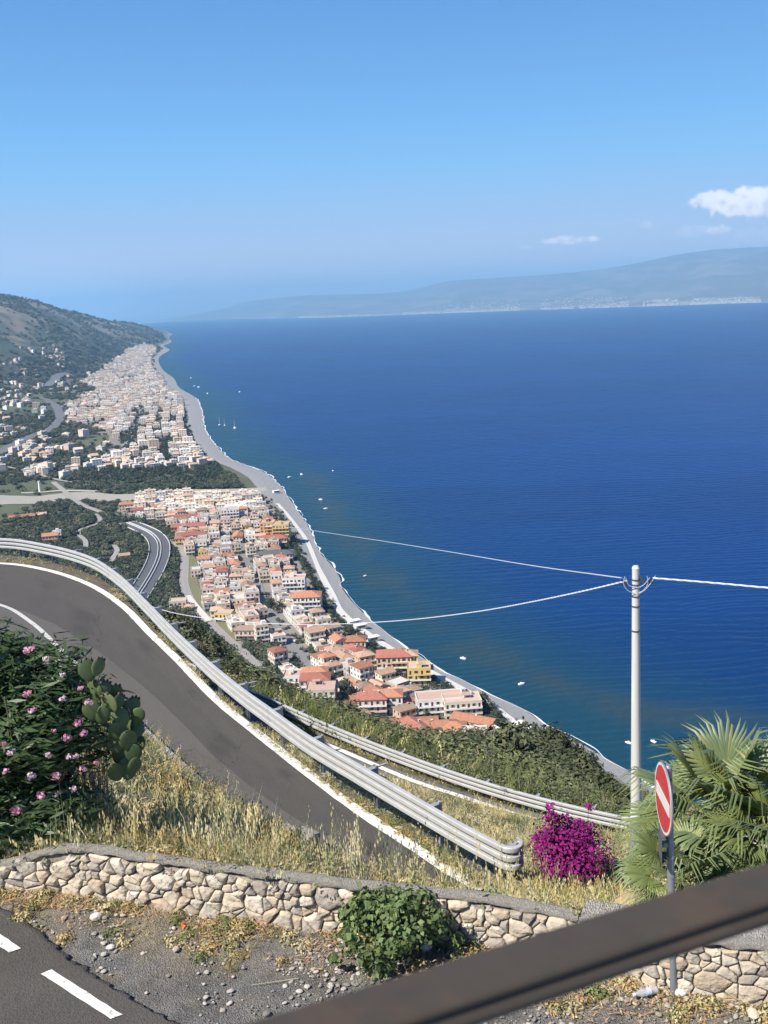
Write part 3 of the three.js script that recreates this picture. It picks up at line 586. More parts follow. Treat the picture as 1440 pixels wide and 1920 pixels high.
// ---------------------------------------------------------------- the far town and scattered farms: one mass of small houses
{
  const R = rng(91);
  const make = (roof, w, d, h) => {
    const parts = [], paint = (g, c) => { const n = g.attributes.position.count, a = new Float32Array(n * 3); for (let i = 0; i < n; i++) a.set(c, i * 3); g.setAttribute('color', new THREE.BufferAttribute(a, 3)); return g.index ? g : g; };
    parts.push(paint(box(w, h, d, 0, h / 2 - 0.5, 0), [1, 1, 1]));
    for (let f = 0; f * 3 + 2.6 < h; f++) for (let i = 0; i < 3; i++) { parts.push(paint(box(1.2, 1.5, 0.2, (i - 1) * w / 3.2, f * 3 + 1.7, d / 2), [0.12, 0.12, 0.13]), paint(box(0.2, 1.5, 1.2, w / 2, f * 3 + 1.7, (i - 1) * d / 3.2), [0.12, 0.12, 0.13])); }
    if (roof) parts.push(paint(pitched(w, d, 2.4, 0.4, roof > 1).translate(0, h - 0.3, 0), [0.80, 0.62, 0.52])); else parts.push(paint(box(w + 0.3, 0.7, d + 0.3, 0, h - 0.15, 0), [0.92, 0.9, 0.87]), paint(box(3, 2, 3, -1, h + 1, 0), [0.95, 0.93, 0.9]));
    return mergeGeometries(parts.map((g) => { const k = g.index ? g.toNonIndexed() : g; k.deleteAttribute('uv'); k.computeVertexNormals(); return k; }));
  };
  const kinds = [make(0, 11, 10, 9), make(0, 14, 11, 12), make(2, 12, 10, 7.5), make(1, 11, 9, 6.5), make(0, 12, 12, 7), make(0, 15, 12, 15.5)], mats = kinds.map(() => []), cols = kinds.map(() => []);
  const tints = [[0.68, 0.63, 0.55], [0.66, 0.57, 0.46], [0.58, 0.48, 0.42], [0.50, 0.465, 0.42], [0.70, 0.67, 0.62], [0.60, 0.49, 0.37]];
  const street = curve(L3([[236, 838], [248, 815], [262, 785], [268, 764]])).getPoints(50), street2 = curve(L3([[322, 870], [312, 840], [300, 800], [300, 770], [297, 740]])).getPoints(60);
  const add = (x, z, turn, s = 1) => { const k = Math.floor(R() * R() * 6 * 1.0001), t = tints[Math.floor(R() * 6)], v = 0.8 + 0.35 * R(); mats[k].push(M4(x, landY(x, z), z, turn, s * (0.85 + 0.35 * R()), s * (0.8 + 0.5 * R()), s * (0.85 + 0.35 * R()))); cols[k].push(C(t[0] * v, t[1] * v, t[2] * v)); };
  for (const q of overflow) add(q.x, q.z, -coastTurn(q.z) + (R() - 0.5) * 0.16, 0.78);
  for (let z = -1380; z > -6900; ) {
    const step = 13 * (1 + Math.max(0, (-z - 2500) / 7000));
    for (let off = 42; off < 640; off += step * 1.08) {
      const zz = z + (R() - 0.5) * 5, x = shoreX(zz) - off * Math.hypot(1, Math.tan(coastTurn(zz))) + (R() - 0.5) * 4, [px, py] = toPx(V(x, landY(x, zz), zz));
      if (!inside(farTown, px, py) || R() < 0.16 + 0.34 * smoothstep(off, 150, 330)) continue;
      if (street.some((q) => Math.hypot(q.x - x, q.z - zz) < 15) || street2.some((q) => Math.hypot(q.x - x, q.z - zz) < 9)) continue;
      if (fbm(x / 70, zz / 70, 3) < 0.40) continue;
      add(x, zz, -coastTurn(zz) + (R() - 0.5) * 0.2, step / 14.5);
    }
    z -= step;
  }
  for (const poly of farVillage) for (let k = 0; k < 42; k++) { const xs = poly.map((p) => p[0]), ys = poly.map((p) => p[1]), px = lerp(Math.min(...xs), Math.max(...xs), R()), py = lerp(Math.min(...ys), Math.max(...ys), R()); if (!inside(poly, px, py)) continue; const p = onLand(px, py); if (!onRibbon(p.x, p.z, 4)) add(p.x, p.z, R() * 3, 0.85); }
  for (let k = 0; k < 130; k++) { const px = R() * 260, py = 600 + R() * 300, p = onLand(px, py); if (inland(p.x, p.z) > 120 && p.z > -9000 && !onRibbon(p.x, p.z, 5) && !inside(farTown, px, py)) add(p.x, p.z, R() * 3, 1.0); }
  const g = tag(new THREE.Group(), 'pale houses of the farther town crowded along the curving shore', 'houses', null, 'stuff');
  g.name = numbered('distant_town'); scene.add(g);
  kinds.forEach((c, k) => instanced('small_houses', c, foliage, mats[k], cols[k], g));
  console.log('far houses', mats.map((m) => m.length).join(' '));
  // trees between those houses
  const tm = [], tc = [];
  for (let k = 0; k < 7500; k++) { const px = 130 + R() * 320, py = 640 + R() * 275; if (!inside(farTown, px, py)) continue; const p = onLand(px, py), s = 2 + R() * 2.4 + Math.max(0, -p.z - 2000) / 1400; tm.push(M4(p.x, p.y + s * 0.6, p.z, R() * 6, s)); const v = 0.7 + 0.6 * R(); tc.push(C(0.032 * v, 0.045 * v, 0.022 * v)); }
  tag(instanced('town_trees', leafCloud(120, 7, { leaf: 0.22, quad: true, tone: 0.5 }), foliage, tm, tc), 'dark trees between the houses of the farther town', 'trees');
}
// ---------------------------------------------------------------- trees of the near town, each its own
{
  const R = rng(64), crown = [0, 1, 2].map((k) => leafCloud(420, 300 + k, { leaf: 0.13, ry: 0.95, lumps: 7, quad: true, tone: 0.5 })), trunk = new THREE.CylinderGeometry(0.1, 0.17, 2.2, 7).translate(0, 1.1, 0), bark = mat([0.1, 0.075, 0.055], 0.95);
  const greens = [[0.034, 0.048, 0.024], [0.045, 0.058, 0.028], [0.028, 0.042, 0.022]].map((c) => mat(c, 0.9, { vertexColors: true, side: THREE.DoubleSide }));
  const plant = (p, s, label, group, tall = 1) => {
    const k = Math.floor(R() * 3), o = thing('tree', label, 'tree', [p.x, p.y, p.z], R() * 6, group);
    const c = mesh('crown', crown[k], greens[Math.floor(R() * 3)], o); c.position.y = s * 0.85 * tall; c.scale.set(s, s * tall, s);
    mesh('trunk', trunk, bark, o).scale.setScalar(s / 2.4);
  };
  const line = curve(L3([[965, 1372], [900, 1330], [845, 1295], [775, 1252], [700, 1210], [668, 1190], [628, 1150], [607, 1113], [588, 1075], [566, 1035], [548, 998], [528, 968]])).getSpacedPoints(52);
  let n = 0;
  for (const q of line) { n++; const j = R(); if (j < 0.08) continue; const p = V(q.x - 2 - R() * 4, 0, q.z); p.y = landY(p.x, p.z); plant(p, 2 + R() * 1.6, locate('dark green tree behind the promenade', ...toPx(p)), 'trees behind the promenade'); }
  const line2 = curve([-470, -520, -580, -640, -700, -770, -840, -910, -980, -1050, -1120].map((z) => V(shoreX(z) - 34, 0, z))).getSpacedPoints(46);
  for (const q of line2) { if (R() < 0.12) continue; const p = V(q.x + (R() - 0.5) * 6, 0, q.z + (R() - 0.5) * 6); p.y = landY(p.x, p.z); plant(p, 1.7 + R() * 1.7, locate('tree before the beach row', ...toPx(p)), 'trees before the beach row'); }
  const spots = [[648, 1315, 5, 1.5, 'tall dark conifer beside the near end of the main street'], [598, 1105, 4, 1, 'bushy tree by the white terraced block'], [590, 1125, 4.2, 1, 'bushy tree right of the red roofed four storey block'], [604, 1135, 4, 1, 'bushy tree seaward of the red roofed four storey block'], [570, 1060, 4, 1, 'round tree right of the long grey roof'], [558, 1050, 3.6, 1, 'round tree at the end of the long grey roof'], [540, 1030, 3.2, 1, 'small tree below the yellow block'], [745, 1245, 4, 1, 'dark tree below the large peach house'], [735, 1248, 3.6, 1, 'dark tree right of the white wall near the beach'], [757, 1238, 4, 1, 'dark tree left of the promenade sheds'], [905, 1330, 4.5, 1.2, 'tall dark tree by the parking lot'], [917, 1340, 4, 1, 'dark tree at the seaward side of the parking lot'], [930, 1355, 4, 1, 'dark tree at the near side of the parking lot'], [940, 1372, 4.4, 1, 'lowest dark tree of the parking lot'], [800, 1352, 2.6, 1.2, 'small palm like tree before the white terraced house'], [850, 1372, 3.4, 1, 'round tree left of the peach house'], [868, 1402, 3.6, 1, 'round tree between the lowest houses'], [905, 1395, 3.4, 1, 'round tree behind the lowest white house'], [523, 1150, 5, 1, 'big round tree left of the main street bend'], [505, 1140, 4, 1, 'round tree beside the long beige house'], [498, 1185, 4.4, 1, 'dark tree right of the long pale old building'], [420, 1015, 3.8, 1, 'dark tree below the plain white building'], [440, 1030, 3.4, 1, 'dark tree in the yard of the upper houses'], [410, 1060, 3.4, 1, 'dark tree in the gap of the inland row'], [388, 1078, 3.2, 1, 'small tree right of the railway bend']];
  for (const [x, y, s, tall, l] of spots) plant(onLand(x, y), s, l, 'trees between the houses', tall);
}
// yard trees and hedges of the town that read as one green mass
{
  const R = rng(33), tm = [], tc = [];
  for (let k = 0; k < 9000; k++) {
    const px = 200 + R() * 760, py = 925 + R() * 510; if (!inside(nearTown, px, py)) continue;
    const p = onLand(px, py), s = 1.1 + R() * 1.5; if (!free(p.x, p.z, 3, 3) || fbm(p.x / 40, p.z / 40, 2) < (inland(p.x, p.z) < 44 ? 0.1 : 0.36) || onRibbon(p.x, p.z, 0.6)) continue;
    tm.push(M4(p.x, p.y + s * 0.5, p.z, R() * 6, s)); const v = 0.7 + 0.7 * R(); tc.push(C(0.040 * v, 0.052 * v, 0.026 * v));
  }
  // the belt of scrub between the railway, the town and the foot of our slope
  for (let k = 0; k < 9000; k++) {
    const px = 300 + R() * 560, py = 1020 + R() * 420; if (inside(nearTown, px, py)) continue;
    const p = onLand(px, py); if (inland(p.x, p.z) < 40 || onRibbon(p.x, p.z, 1.6) || p.z < -900) continue;
    const s = 1.3 + R() * 2.2; tm.push(M4(p.x, p.y + s * 0.4, p.z, R() * 6, s)); const v = 0.7 + 0.7 * R(); tc.push(C(0.036 * v, 0.046 * v, 0.020 * v));
  }
  tag(instanced('shrubbery', leafCloud(150, 8, { leaf: 0.2, quad: true, tone: 0.5 }), foliage, tm, tc), 'dark shrubs filling the yards and the belt by the railway', 'shrubs');
  console.log('yard shrubs', tm.length);
}
// ---------------------------------------------------------------- boats at anchor
{
  const spots = [[685, 1080, 4.5, 'small white boat off the bend of the beach'], [868, 1235, 6, 'white motorboat left of two off the near beach'], [978, 1283, 6, 'white motorboat right of two off the near beach'], [1178, 1393, 5, 'white boat close to the foot of the pole'], [1225, 1391, 5, 'white boat just right of the pole by the palm tips'], [565, 890, 9, 'bright boat off the river mouth'], [543, 895, 8, 'boat nearest the river mouth'], [601, 937, 7, 'boat off the far end of the near beach'], [611, 954, 7, 'boat inward of another off the near beach end'], [624, 883, 6, 'faint boat out from the river mouth'], [440, 803, 14, 'tall white sailing boat off the far town'], [421, 798, 9, 'small boat left of the sailing boat'], [412, 797, 9, 'smallest boat left of the sailing boat'], [372, 726, 12, 'boat off the far shore bend, lowest of four'], [365, 724, 12, 'boat off the far shore bend, second of four'], [389, 738, 12, 'boat off the far shore bend, farthest out'], [358, 709, 14, 'boat off the far shore bend, highest of four'], [450, 735, 12, 'faint boat alone farther out in the strait']];
  const hull = (() => { const s = new THREE.Shape(); s.moveTo(-0.5, -0.16); s.lineTo(0.2, -0.17); s.quadraticCurveTo(0.42, -0.1, 0.52, 0); s.quadraticCurveTo(0.42, 0.1, 0.2, 0.17); s.lineTo(-0.5, 0.16); return new THREE.ExtrudeGeometry(s, { depth: 0.16, bevelEnabled: true, bevelSize: 0.02, bevelThickness: 0.02, bevelSegments: 1 }).rotateX(-Math.PI / 2); })();
  const cabin = box(0.28, 0.14, 0.2, -0.05, 0.24, 0), white = mat([0.8, 0.8, 0.8], 0.5), R = rng(9);
  for (let [x, y, L, label] of spots) {
    const p = onLevel(x, y, 0), o = thing('boat', label, 'boat', [p.x, 0, p.z], R() * 3, 'boats at anchor');
    mesh('hull', hull, white, o).scale.setScalar(L *= 0.62); const c = mesh('cabin', cabin, white, o); c.scale.setScalar(L);
    if (label.includes('sailing')) mesh('mast', new THREE.CylinderGeometry(0.12, 0.18, 16, 6).translate(0, 8, 0), white, o);
  }
}
// a white mast near the river, beach huts, cars
{
  const p = onLand(75, 923); const o = thing('chimney_tower', 'thin white tower standing alone by the pale river bed', 'tower', [p.x, p.y, p.z]);
  mesh('shaft', new THREE.CylinderGeometry(1.1, 1.5, 13, 10).translate(0, 6.5, 0), whiteMat, o); mesh('cap', new THREE.CylinderGeometry(1.5, 1.3, 0.8, 10).translate(0, 13.4, 0), whiteMat, o);
  const huts = [[664, 1172, 'white beach shed left of the pair below the cable'], [676, 1180, 'white beach shed right of the pair below the cable'], [699, 1203, 'white beach shed by the palms halfway along the near beach'], [968, 1368, 'pale beach hut at the near end of the promenade'], [985, 1376, 'sand coloured beach kiosk at the very end of the promenade'], [518, 925, 'pale beach hut at the river mouth']];
  for (const [x, y, l] of huts) { const q = onLand(x, y), h = thing('beach_hut', l, 'hut', [q.x, q.y + 0.7, q.z], 0.5, 'huts along the beach'); mesh('wall', box(8, 2.6, 4, 0, 1.3, 0), whiteMat, h); mesh('roof', box(8.6, 0.25, 4.6, 0, 2.74, 0), whiteMat, h); mesh('opening', box(5, 1.3, 0.2, 0, 1.5, 2), glassDark, h); }
  const R = rng(12), body = (() => { const s = new THREE.Shape(); s.moveTo(-2.05, 0.3); s.lineTo(2.05, 0.3); s.lineTo(2.05, 0.75); s.lineTo(1.1, 0.92); s.lineTo(0.5, 1.42); s.lineTo(-1.3, 1.42); s.lineTo(-1.9, 0.95); s.lineTo(-2.05, 0.8); return new THREE.ExtrudeGeometry(s, { depth: 1.5, bevelEnabled: true, bevelSize: 0.06, bevelThickness: 0.08, bevelSegments: 1 }).translate(0, 0, -0.75); })(), wheel = new THREE.CylinderGeometry(0.32, 0.32, 0.22, 12).rotateX(Math.PI / 2), glass = mergeGeometries([box(1.5, 0.38, 1.68, -0.4, 1.14, 0)]), tyre = mat([0.02, 0.02, 0.02], 0.8);
  const paints = [['dark', [0.04, 0.045, 0.05]], ['white', [0.65, 0.65, 0.65]], ['silver', [0.35, 0.36, 0.37]], ['blue', [0.05, 0.08, 0.2]], ['red', [0.3, 0.03, 0.03]]].map(([n, c]) => [n, mat(c, 0.35)]);
  const cars = [[622, 1318, 'nearest the bushes'], [617, 1303, 'second from the bushes'], [612, 1289, 'third from the bushes'], [606, 1276, 'fourth from the bushes'], [912, 1352, 'first from the left in the parking lot'], [920, 1357, 'second from the left in the parking lot'], [928, 1362, 'third from the left in the parking lot'], [936, 1367, 'last in the parking lot'], [547, 1205, 'halfway up the main street'], [497, 1140, 'far up the main street']];
  for (const [x, y, where] of cars) { const [n, m] = paints[Math.floor(R() * 5)], q = onLand(x, y), lot = x > 900, c = thing('parked_car', `${n} car ${lot ? 'standing' : 'on the main street'}, ${where}`, 'car', [q.x + (lot ? 0 : 2.4), q.y + 0.62, q.z], lot ? 0.4 : 1.2, 'cars parked in the town'); mesh('body', body, m, c); mesh('window', glass, glassDark, c); for (const [a, b] of [[1.3, 0.78], [-1.3, 0.78], [1.3, -0.78], [-1.3, -0.78]]) mesh('wheel', wheel, tyre, c).position.set(a, 0.32, b); }
}

// ================================================================ the slope we stand on
const rockTex = tex(256, (u, v) => { const k = 0.62 + 0.5 * pfbm(u, v, 7, 5), w = pfbm(u + 0.4, v + 0.2, 5, 4); return [k * (1 + 0.10 * w), k, k * (1.0 - 0.13 * w)]; });
const rockBump = tex(256, (u, v) => { const k = pfbm(u, v, 9, 5); return [k, k, k]; });
const pitTex = tex(512, (u, v) => { const k = 0.66 + 0.26 * pfbm(u, v, 5, 5) + (pnoise(u * 170, v * 170, 170) - 0.5) * 0.42; return [k, k * 0.995, k * 0.985]; });
const pitBump = tex(512, (u, v) => { const k = 0.5 * pnoise(u * 150, v * 150, 150) + 0.5 * pfbm(u, v, 12, 4); return [k, k, k]; });
const soilTex = tex(512, (u, v) => { const k = 0.45 + 0.5 * pfbm(u, v, 8, 6) + (pnoise(u * 120, v * 120, 120) - 0.5) * 0.5, w = pfbm(u + 0.1, v + 0.7, 6, 4); return [k * (1 + 0.18 * (w - 0.5)), k, k * (1 - 0.3 * (w - 0.5))]; });
const lev = (list, Y) => list.map(([x, y, yy]) => onLevel(x, y, H + (yy ?? Y)));
const W_BASE = curve(lev([[-160, 1655], [-80, 1659], [0, 1664], [156, 1677], [253, 1692], [350, 1707], [467, 1724], [557, 1737], [640, 1747], [829, 1764], [883, 1768], [1040, 1798], [1166, 1830], [1262, 1858], [1438, 1881], [1640, 1910], [2250, 1985]], -6));
const wallPts = W_BASE.getSpacedPoints(400), wallLen = W_BASE.getLength();
const wallPxX = wallPts.map((p) => toPx(p)[0]);
const wallU = (px) => { let k = 0; while (k < 399 && wallPxX[k + 1] < px) k++; return (k + (px - wallPxX[k]) / (wallPxX[k + 1] - wallPxX[k])) / 400; };
function wallFrame(s) { const t = clamp(s / wallLen, 0, 1), k = Math.min(399, Math.floor(t * 400)), a = wallPts[k], b = wallPts[k + 1], p = a.clone().lerp(b, t * 400 - k), e = wallPts[Math.max(0, k - 3)], f = wallPts[Math.min(400, k + 4)], tan = f.clone().sub(e).setY(0).normalize(); return { p, tan, out: V(-tan.z, 0, tan.x) }; }
const wallTop = (s) => { const px = wallPxX[Math.round(clamp(s / wallLen, 0, 1) * 400)]; return px < 156 ? lerp(0.24, 0.53, smoothstep(px, -40, 150)) : 0.53 - 0.05 * smoothstep(px, 600, 860) + 0.06 * smoothstep(px, 1100, 1250); };

// ---- sheets of ground between lines that run from left to right
const backOfWall = [-160, -60, 100, 300, 450, 600, 780, 960, 1180, 1440, 2200].map((x) => { const f = wallFrame(wallU(x) * wallLen), p = f.p.clone().addScaledVector(f.out, -0.135); p.y = H - 6 + wallTop(wallU(x) * wallLen) - 0.17; return p; });
const lineA = curve(backOfWall);
const lineM = curve(lev([[-160, 1560, -5.9], [-60, 1560, -5.9], [100, 1558, -6.1], [300, 1545, -6.9], [450, 1560, -7.7], [600, 1618, -8.5], [780, 1660, -9.2], [960, 1700, -9.6], [1150, 1700, -9.6], [1400, 1690, -9.6], [2200, 1690, -9.6]]));
const lineB = curve(lev([[-200, 1215], [-20, 1215], [80, 1272], [222, 1340], [340, 1455], [480, 1562], [700, 1650], [880, 1695], [1100, 1690], [1400, 1680], [2200, 1680]], -10));
const linePaint = lev([[-320, 1092], [-150, 1062], [0, 1057], [83, 1068.5], [167, 1096.6], [229, 1136], [283, 1190], [333, 1238], [410, 1317], [480, 1374], [547, 1427], [634.5, 1494], [712, 1548], [790, 1599], [868, 1649.5], [961, 1700], [1060, 1750]], -10);
const lineC = curve(lev([[-200, 1066], [0, 1057], [167, 1096.6], [333, 1238], [480, 1374], [634, 1494], [790, 1599], [930, 1681], [1080, 1680], [1400, 1670], [2200, 1670]], -10));
const beamPx = [[-330, 1046], [-150, 1024], [0, 1018], [83, 1029], [167, 1052], [220, 1085], [275, 1138], [331, 1196], [400, 1260], [455, 1305], [500, 1338], [580, 1396], [680, 1455], [780, 1514], [880, 1572], [946, 1607]];
const beamMid = lev(beamPx, -9.45);
const lineD = curve([...[1, 2, 4, 6, 8, 11, 13, 15].map((k) => beamMid[k].clone().setY(H - 10)), ...lev([[1120, 1625, -10.3], [1400, 1610, -11], [2200, 1610, -11]])]);
const lineE = curve(lev([[-200, 1120], [0, 1120], [150, 1170], [300, 1250], [440, 1345], [600, 1432], [735, 1464], [900, 1508], [1060, 1548], [1300, 1600], [2200, 1720]], -17.4));
const lineF = curve(lev([[-250, 1080], [-60, 1086], [120, 1140], [260, 1205], [400, 1282], [560, 1362], [720, 1428], [900, 1491], [1090, 1542], [1330, 1588], [2200, 1700]], -17.4));
const crestPx = [[-250, 1075], [-60, 1070], [120, 1095], [260, 1165], [340, 1200], [420, 1243], [510, 1305], [620, 1352], [720, 1392], [800, 1424], [870, 1432], [930, 1410], [1010, 1402], [1060, 1420], [1110, 1450], [1150, 1482], [1210, 1512], [1330, 1545], [2200, 1620]];
const lineG = curve(crestPx.map(([x, y]) => atDist(x, y, 78)));
const lineH2 = curve(crestPx.map(([x, y]) => { const p = atDist(x, y, 78), h = Math.hypot(p.x, p.z); return V(p.x / h * 345, 14, p.z / h * 345); }));
function loftAt(a, b, u, v, bump = 0, f = 2.2) { const p = a.getPoint(clamp(u, 0, 1)).lerp(b.getPoint(clamp(u, 0, 1)), v); if (bump) p.y += (fbm(p.x * f, p.z * f, 4) - 0.5) * bump; return p; }
function loft(name, a, b, nu, nv, material, label, category, { bump = 0, f = 2.2, color, uv = 1, curveV = (v) => v, edge = true } = {}) {
  return struct(name, gridGeo(nu, nv, (i, j) => { const u = i / nu, v = j / nv, p = loftAt(a, b, u, curveV(v), 0); if (bump) p.y += (fbm(p.x * f, p.z * f, 4) - 0.5) * bump * (edge ? Math.min(1, 6 * v * (1 - v) + 0.0) : 1); return { p, uv: [p.x / uv, p.z / uv], c: color?.(p, u, v) }; }), material, label, category);
}
const soil = vcol(1, { map: soilTex, bumpMap: rockBump, bumpScale: 0.05 });
const dirt = (p, k = 1) => { const n = fbm(p.x * 0.9, p.z * 0.9, 4), m = fbm(p.x * 3.1 + 8, p.z * 3.1, 3); return C(lerp(0.17, 0.27, n) * k, lerp(0.145, 0.215, n) * k * (1 + 0.1 * m), lerp(0.10, 0.125, n) * k); };
loft('grass_bank', lineA, lineM, 160, 14, soil, 'dry grassy bank behind the stone wall', 'bank', { bump: 0.25, color: (p) => dirt(p) });
loft('grass_bank', lineM, lineB, 160, 20, soil, 'dry grassy bank falling to the hairpin road', 'bank', { bump: 0.3, color: (p) => dirt(p, 0.9) });
// the hairpin road: older grey asphalt inside, a darker relaid lane outside
{
  const mapR = tex(512, (u, v) => {
    const wob = (pfbm(u * 0.2, v, 4, 3) - 0.5) * 0.05, x = u + wob, dark = smoothstep(x, 0.425, 0.432) * (1 - smoothstep(x, 0.70, 0.73)), mid = smoothstep(x, 0.70, 0.73);
    const crack = 0.25 * smoothstep(0.012 - Math.abs(pfbm(u + 0.3, v * 0.5, 4, 5) - 0.5), 0, 0.012) * smoothstep(pfbm(u, v, 3, 2), 0.5, 0.6), stain = smoothstep(pfbm(u, v, 6, 5), 0.52, 0.78) * 0.16 + crack, g = (pnoise(u * 256, v * 256, 256) - 0.5) * 0.16 + (pfbm(u, v, 10, 4) - 0.5) * 0.14;
    const k = lerp(1.0, 0.66, dark) - mid * 0.30 + g - stain; return [k * 1.02, k, k * 0.965];
  });
  const g = gridGeo(24, 300, (i, j) => { const u = j / 300, v = i / 24, p = loftAt(lineB, lineC, u, v); p.y += 0.012; if (v > 0.9) p.y -= 0; return { p, uv: [v, u * 5.5] }; });
  struct('road', g, mat([0.080, 0.0735, 0.0655], 0.95, { map: mapR, bumpMap: pitBump, bumpScale: 0.006 }), 'grey hairpin road sweeping down from the left', 'road');
}
loft('road_verge', lineC, lineD, 260, 10, soil, 'dirt and dry grass verge between road and guardrail', 'verge', { bump: 0.09, f: 5, color: (p, u) => { const n = fbm(p.x * 2, p.z * 2, 4), k = u < 0.45 ? 0.72 : 1; return C(lerp(0.12, 0.24, n) * k, lerp(0.105, 0.19, n) * k, lerp(0.085, 0.115, n) * k); } });
loft('embankment', lineD, lineE, 160, 16, soil, 'dry grass embankment between the two guardrails', 'embankment', { bump: 0.6, f: 1, color: (p) => dirt(p, 0.95) });
const flatE = (p) => C(0.135, 0.133, 0.128);
loft('lower_road', lineE, lineF, 160, 6, vcol(0.95, { map: pitTex }), 'grey lower road below the upper guardrail', 'road', { color: flatE });
{
  const shrubby = (p) => { const n = fbm(p.x * 0.2, p.z * 0.2, 4); return C(lerp(0.07, 0.15, n), lerp(0.075, 0.13, n), lerp(0.04, 0.06, n)); };
  loft('hillside', lineF, lineG, 160, 24, soil, 'steep scrub slope below the lower guardrail', 'slope', { bump: 1.6, f: 0.25, color: shrubby, curveV: (v) => v });
  loft('hillside', lineG, lineH2, 160, 20, soil, 'hidden steep foot of the scrub slope', 'slope', { bump: 5, f: 0.05, color: shrubby });
}
// a ribbon of paint lying on level ground
function paint(name, pts, width, material, label, lift = 0.022, parent) {
  const cv = curve(pts), n = Math.max(4, Math.round(cv.getLength() / 0.35)), P = cv.getSpacedPoints(n), R = rng(n);
  const g = gridGeo(1, n, (i, j) => { const a = P[Math.max(0, j - 1)], b = P[Math.min(n, j + 1)], t = b.clone().sub(a).setY(0).normalize(), w = width * (0.94 + 0.12 * R()); const p = P[j].clone().add(V(-t.z, 0, t.x).multiplyScalar((i - 0.5) * w)); p.y += lift; return { p, uv: [p.x * 1.3, p.z * 1.3] }; });
  return tag(mesh(name, g, material), label, 'road marking', null, 'structure');
}
const paintTex = tex(256, (u, v) => { const k = 0.86 + 0.2 * pfbm(u, v, 7, 5) - 0.45 * smoothstep(pfbm(u + 0.5, v, 14, 4), 0.62, 0.74); return [k, k * 0.985, k * 0.94]; });
const paintMat = mat([0.66, 0.65, 0.61], 0.75, { map: paintTex }), oldPaint = mat([0.46, 0.455, 0.44], 0.85, { map: paintTex });
paint('edge_line', linePaint, 0.24, paintMat, 'white edge line along the outside of the hairpin road');
paint('edge_line', lev([[-200, 1128], [-100, 1120], [0, 1135], [55, 1165], [110, 1215], [160, 1265], [205, 1315]], -10), 0.15, oldPaint, 'worn grey line along the inside of the hairpin road');
paint('edge_line', lev([[480, 1338], [540, 1368], [580, 1384], [640, 1408], [700, 1434], [780, 1467], [860, 1493], [960, 1526], [1060, 1552]], -17.4), 0.22, paintMat, 'white edge line of the lower road', 0.03);
// low concrete kerb on the inside of the road and its broken end
{
  const P = curve(lev([[218, 1336], [270, 1390], [340, 1456], [410, 1520], [452, 1550]], -10)).getSpacedPoints(40), prof = [[-0.13, -0.2], [-0.13, 0.27], [-0.09, 0.31], [0.09, 0.31], [0.13, 0.27], [0.13, -0.2]];
  const g = gridGeo(5, 40, (i, j) => { const a = P[Math.max(0, j - 1)], b = P[Math.min(40, j + 1)], t = b.clone().sub(a).normalize(), n = V(-t.z, 0, t.x), p = P[j].clone().addScaledVector(n, prof[i][0]); p.y += prof[i][1] + (fbm(p.x * 5, p.z * 5) - 0.5) * 0.03; return { p, uv: [i * 0.12, j * 0.16] }; });
  tag(mesh('concrete_kerb', g, mat([0.34, 0.335, 0.32], 0.95, { map: rockTex, side: THREE.DoubleSide })), 'low pale concrete kerb along the inside of the hairpin road', 'kerb');
  const c = onLevel(512, 1560, H - 9.35), o = thing('concrete_block', 'broken grey concrete block in the grass beside the road', 'block', [c.x, c.y - 0.45, c.z], 0.5);
  const lump = (w, h, d, seed) => { const q = new THREE.BoxGeometry(w, h, d, 6, 4, 5), p = q.attributes.position; for (let i = 0; i < p.count; i++) { const x = p.getX(i), y = p.getY(i), z = p.getZ(i), n = 0.12 * (fbm(x * 3 + seed, y * 3 + z * 3, 3) - 0.5); p.setXYZ(i, x * (1 + n), y + n, z * (1 + n)); } q.computeVertexNormals(); return q; };
  const m = mat([0.25, 0.24, 0.215], 0.97, { map: rockTex, bumpMap: rockBump, bumpScale: 0.03 });
  const s1 = mesh('slab', lump(0.75, 0.45, 0.5, 3), m, o); s1.position.set(0, 0.22, 0); const s2 = mesh('slab', lump(0.42, 0.4, 0.42, 8), m, o); s2.position.set(0.52, 0.16, 0.18); s2.rotation.set(0.1, 0.5, -0.18); const s3 = mesh('slab', lump(0.4, 0.4, 0.4, 12), m, o); s3.position.set(-0.5, 0.1, 0.15); s3.rotation.set(0.2, 0.1, 0.25);
}
// ---------------------------------------------------------------- guardrails of three-wave steel
const steel = mat([0.40, 0.405, 0.40], 0.55, { metalness: 0.15, map: tex(256, (u, v) => { const k = 0.86 + 0.2 * pfbm(u, v, 6, 5); return [k, k, k * 0.99]; }) }), steelDark = mat([0.30, 0.305, 0.31], 0.6, { metalness: 0.3 });
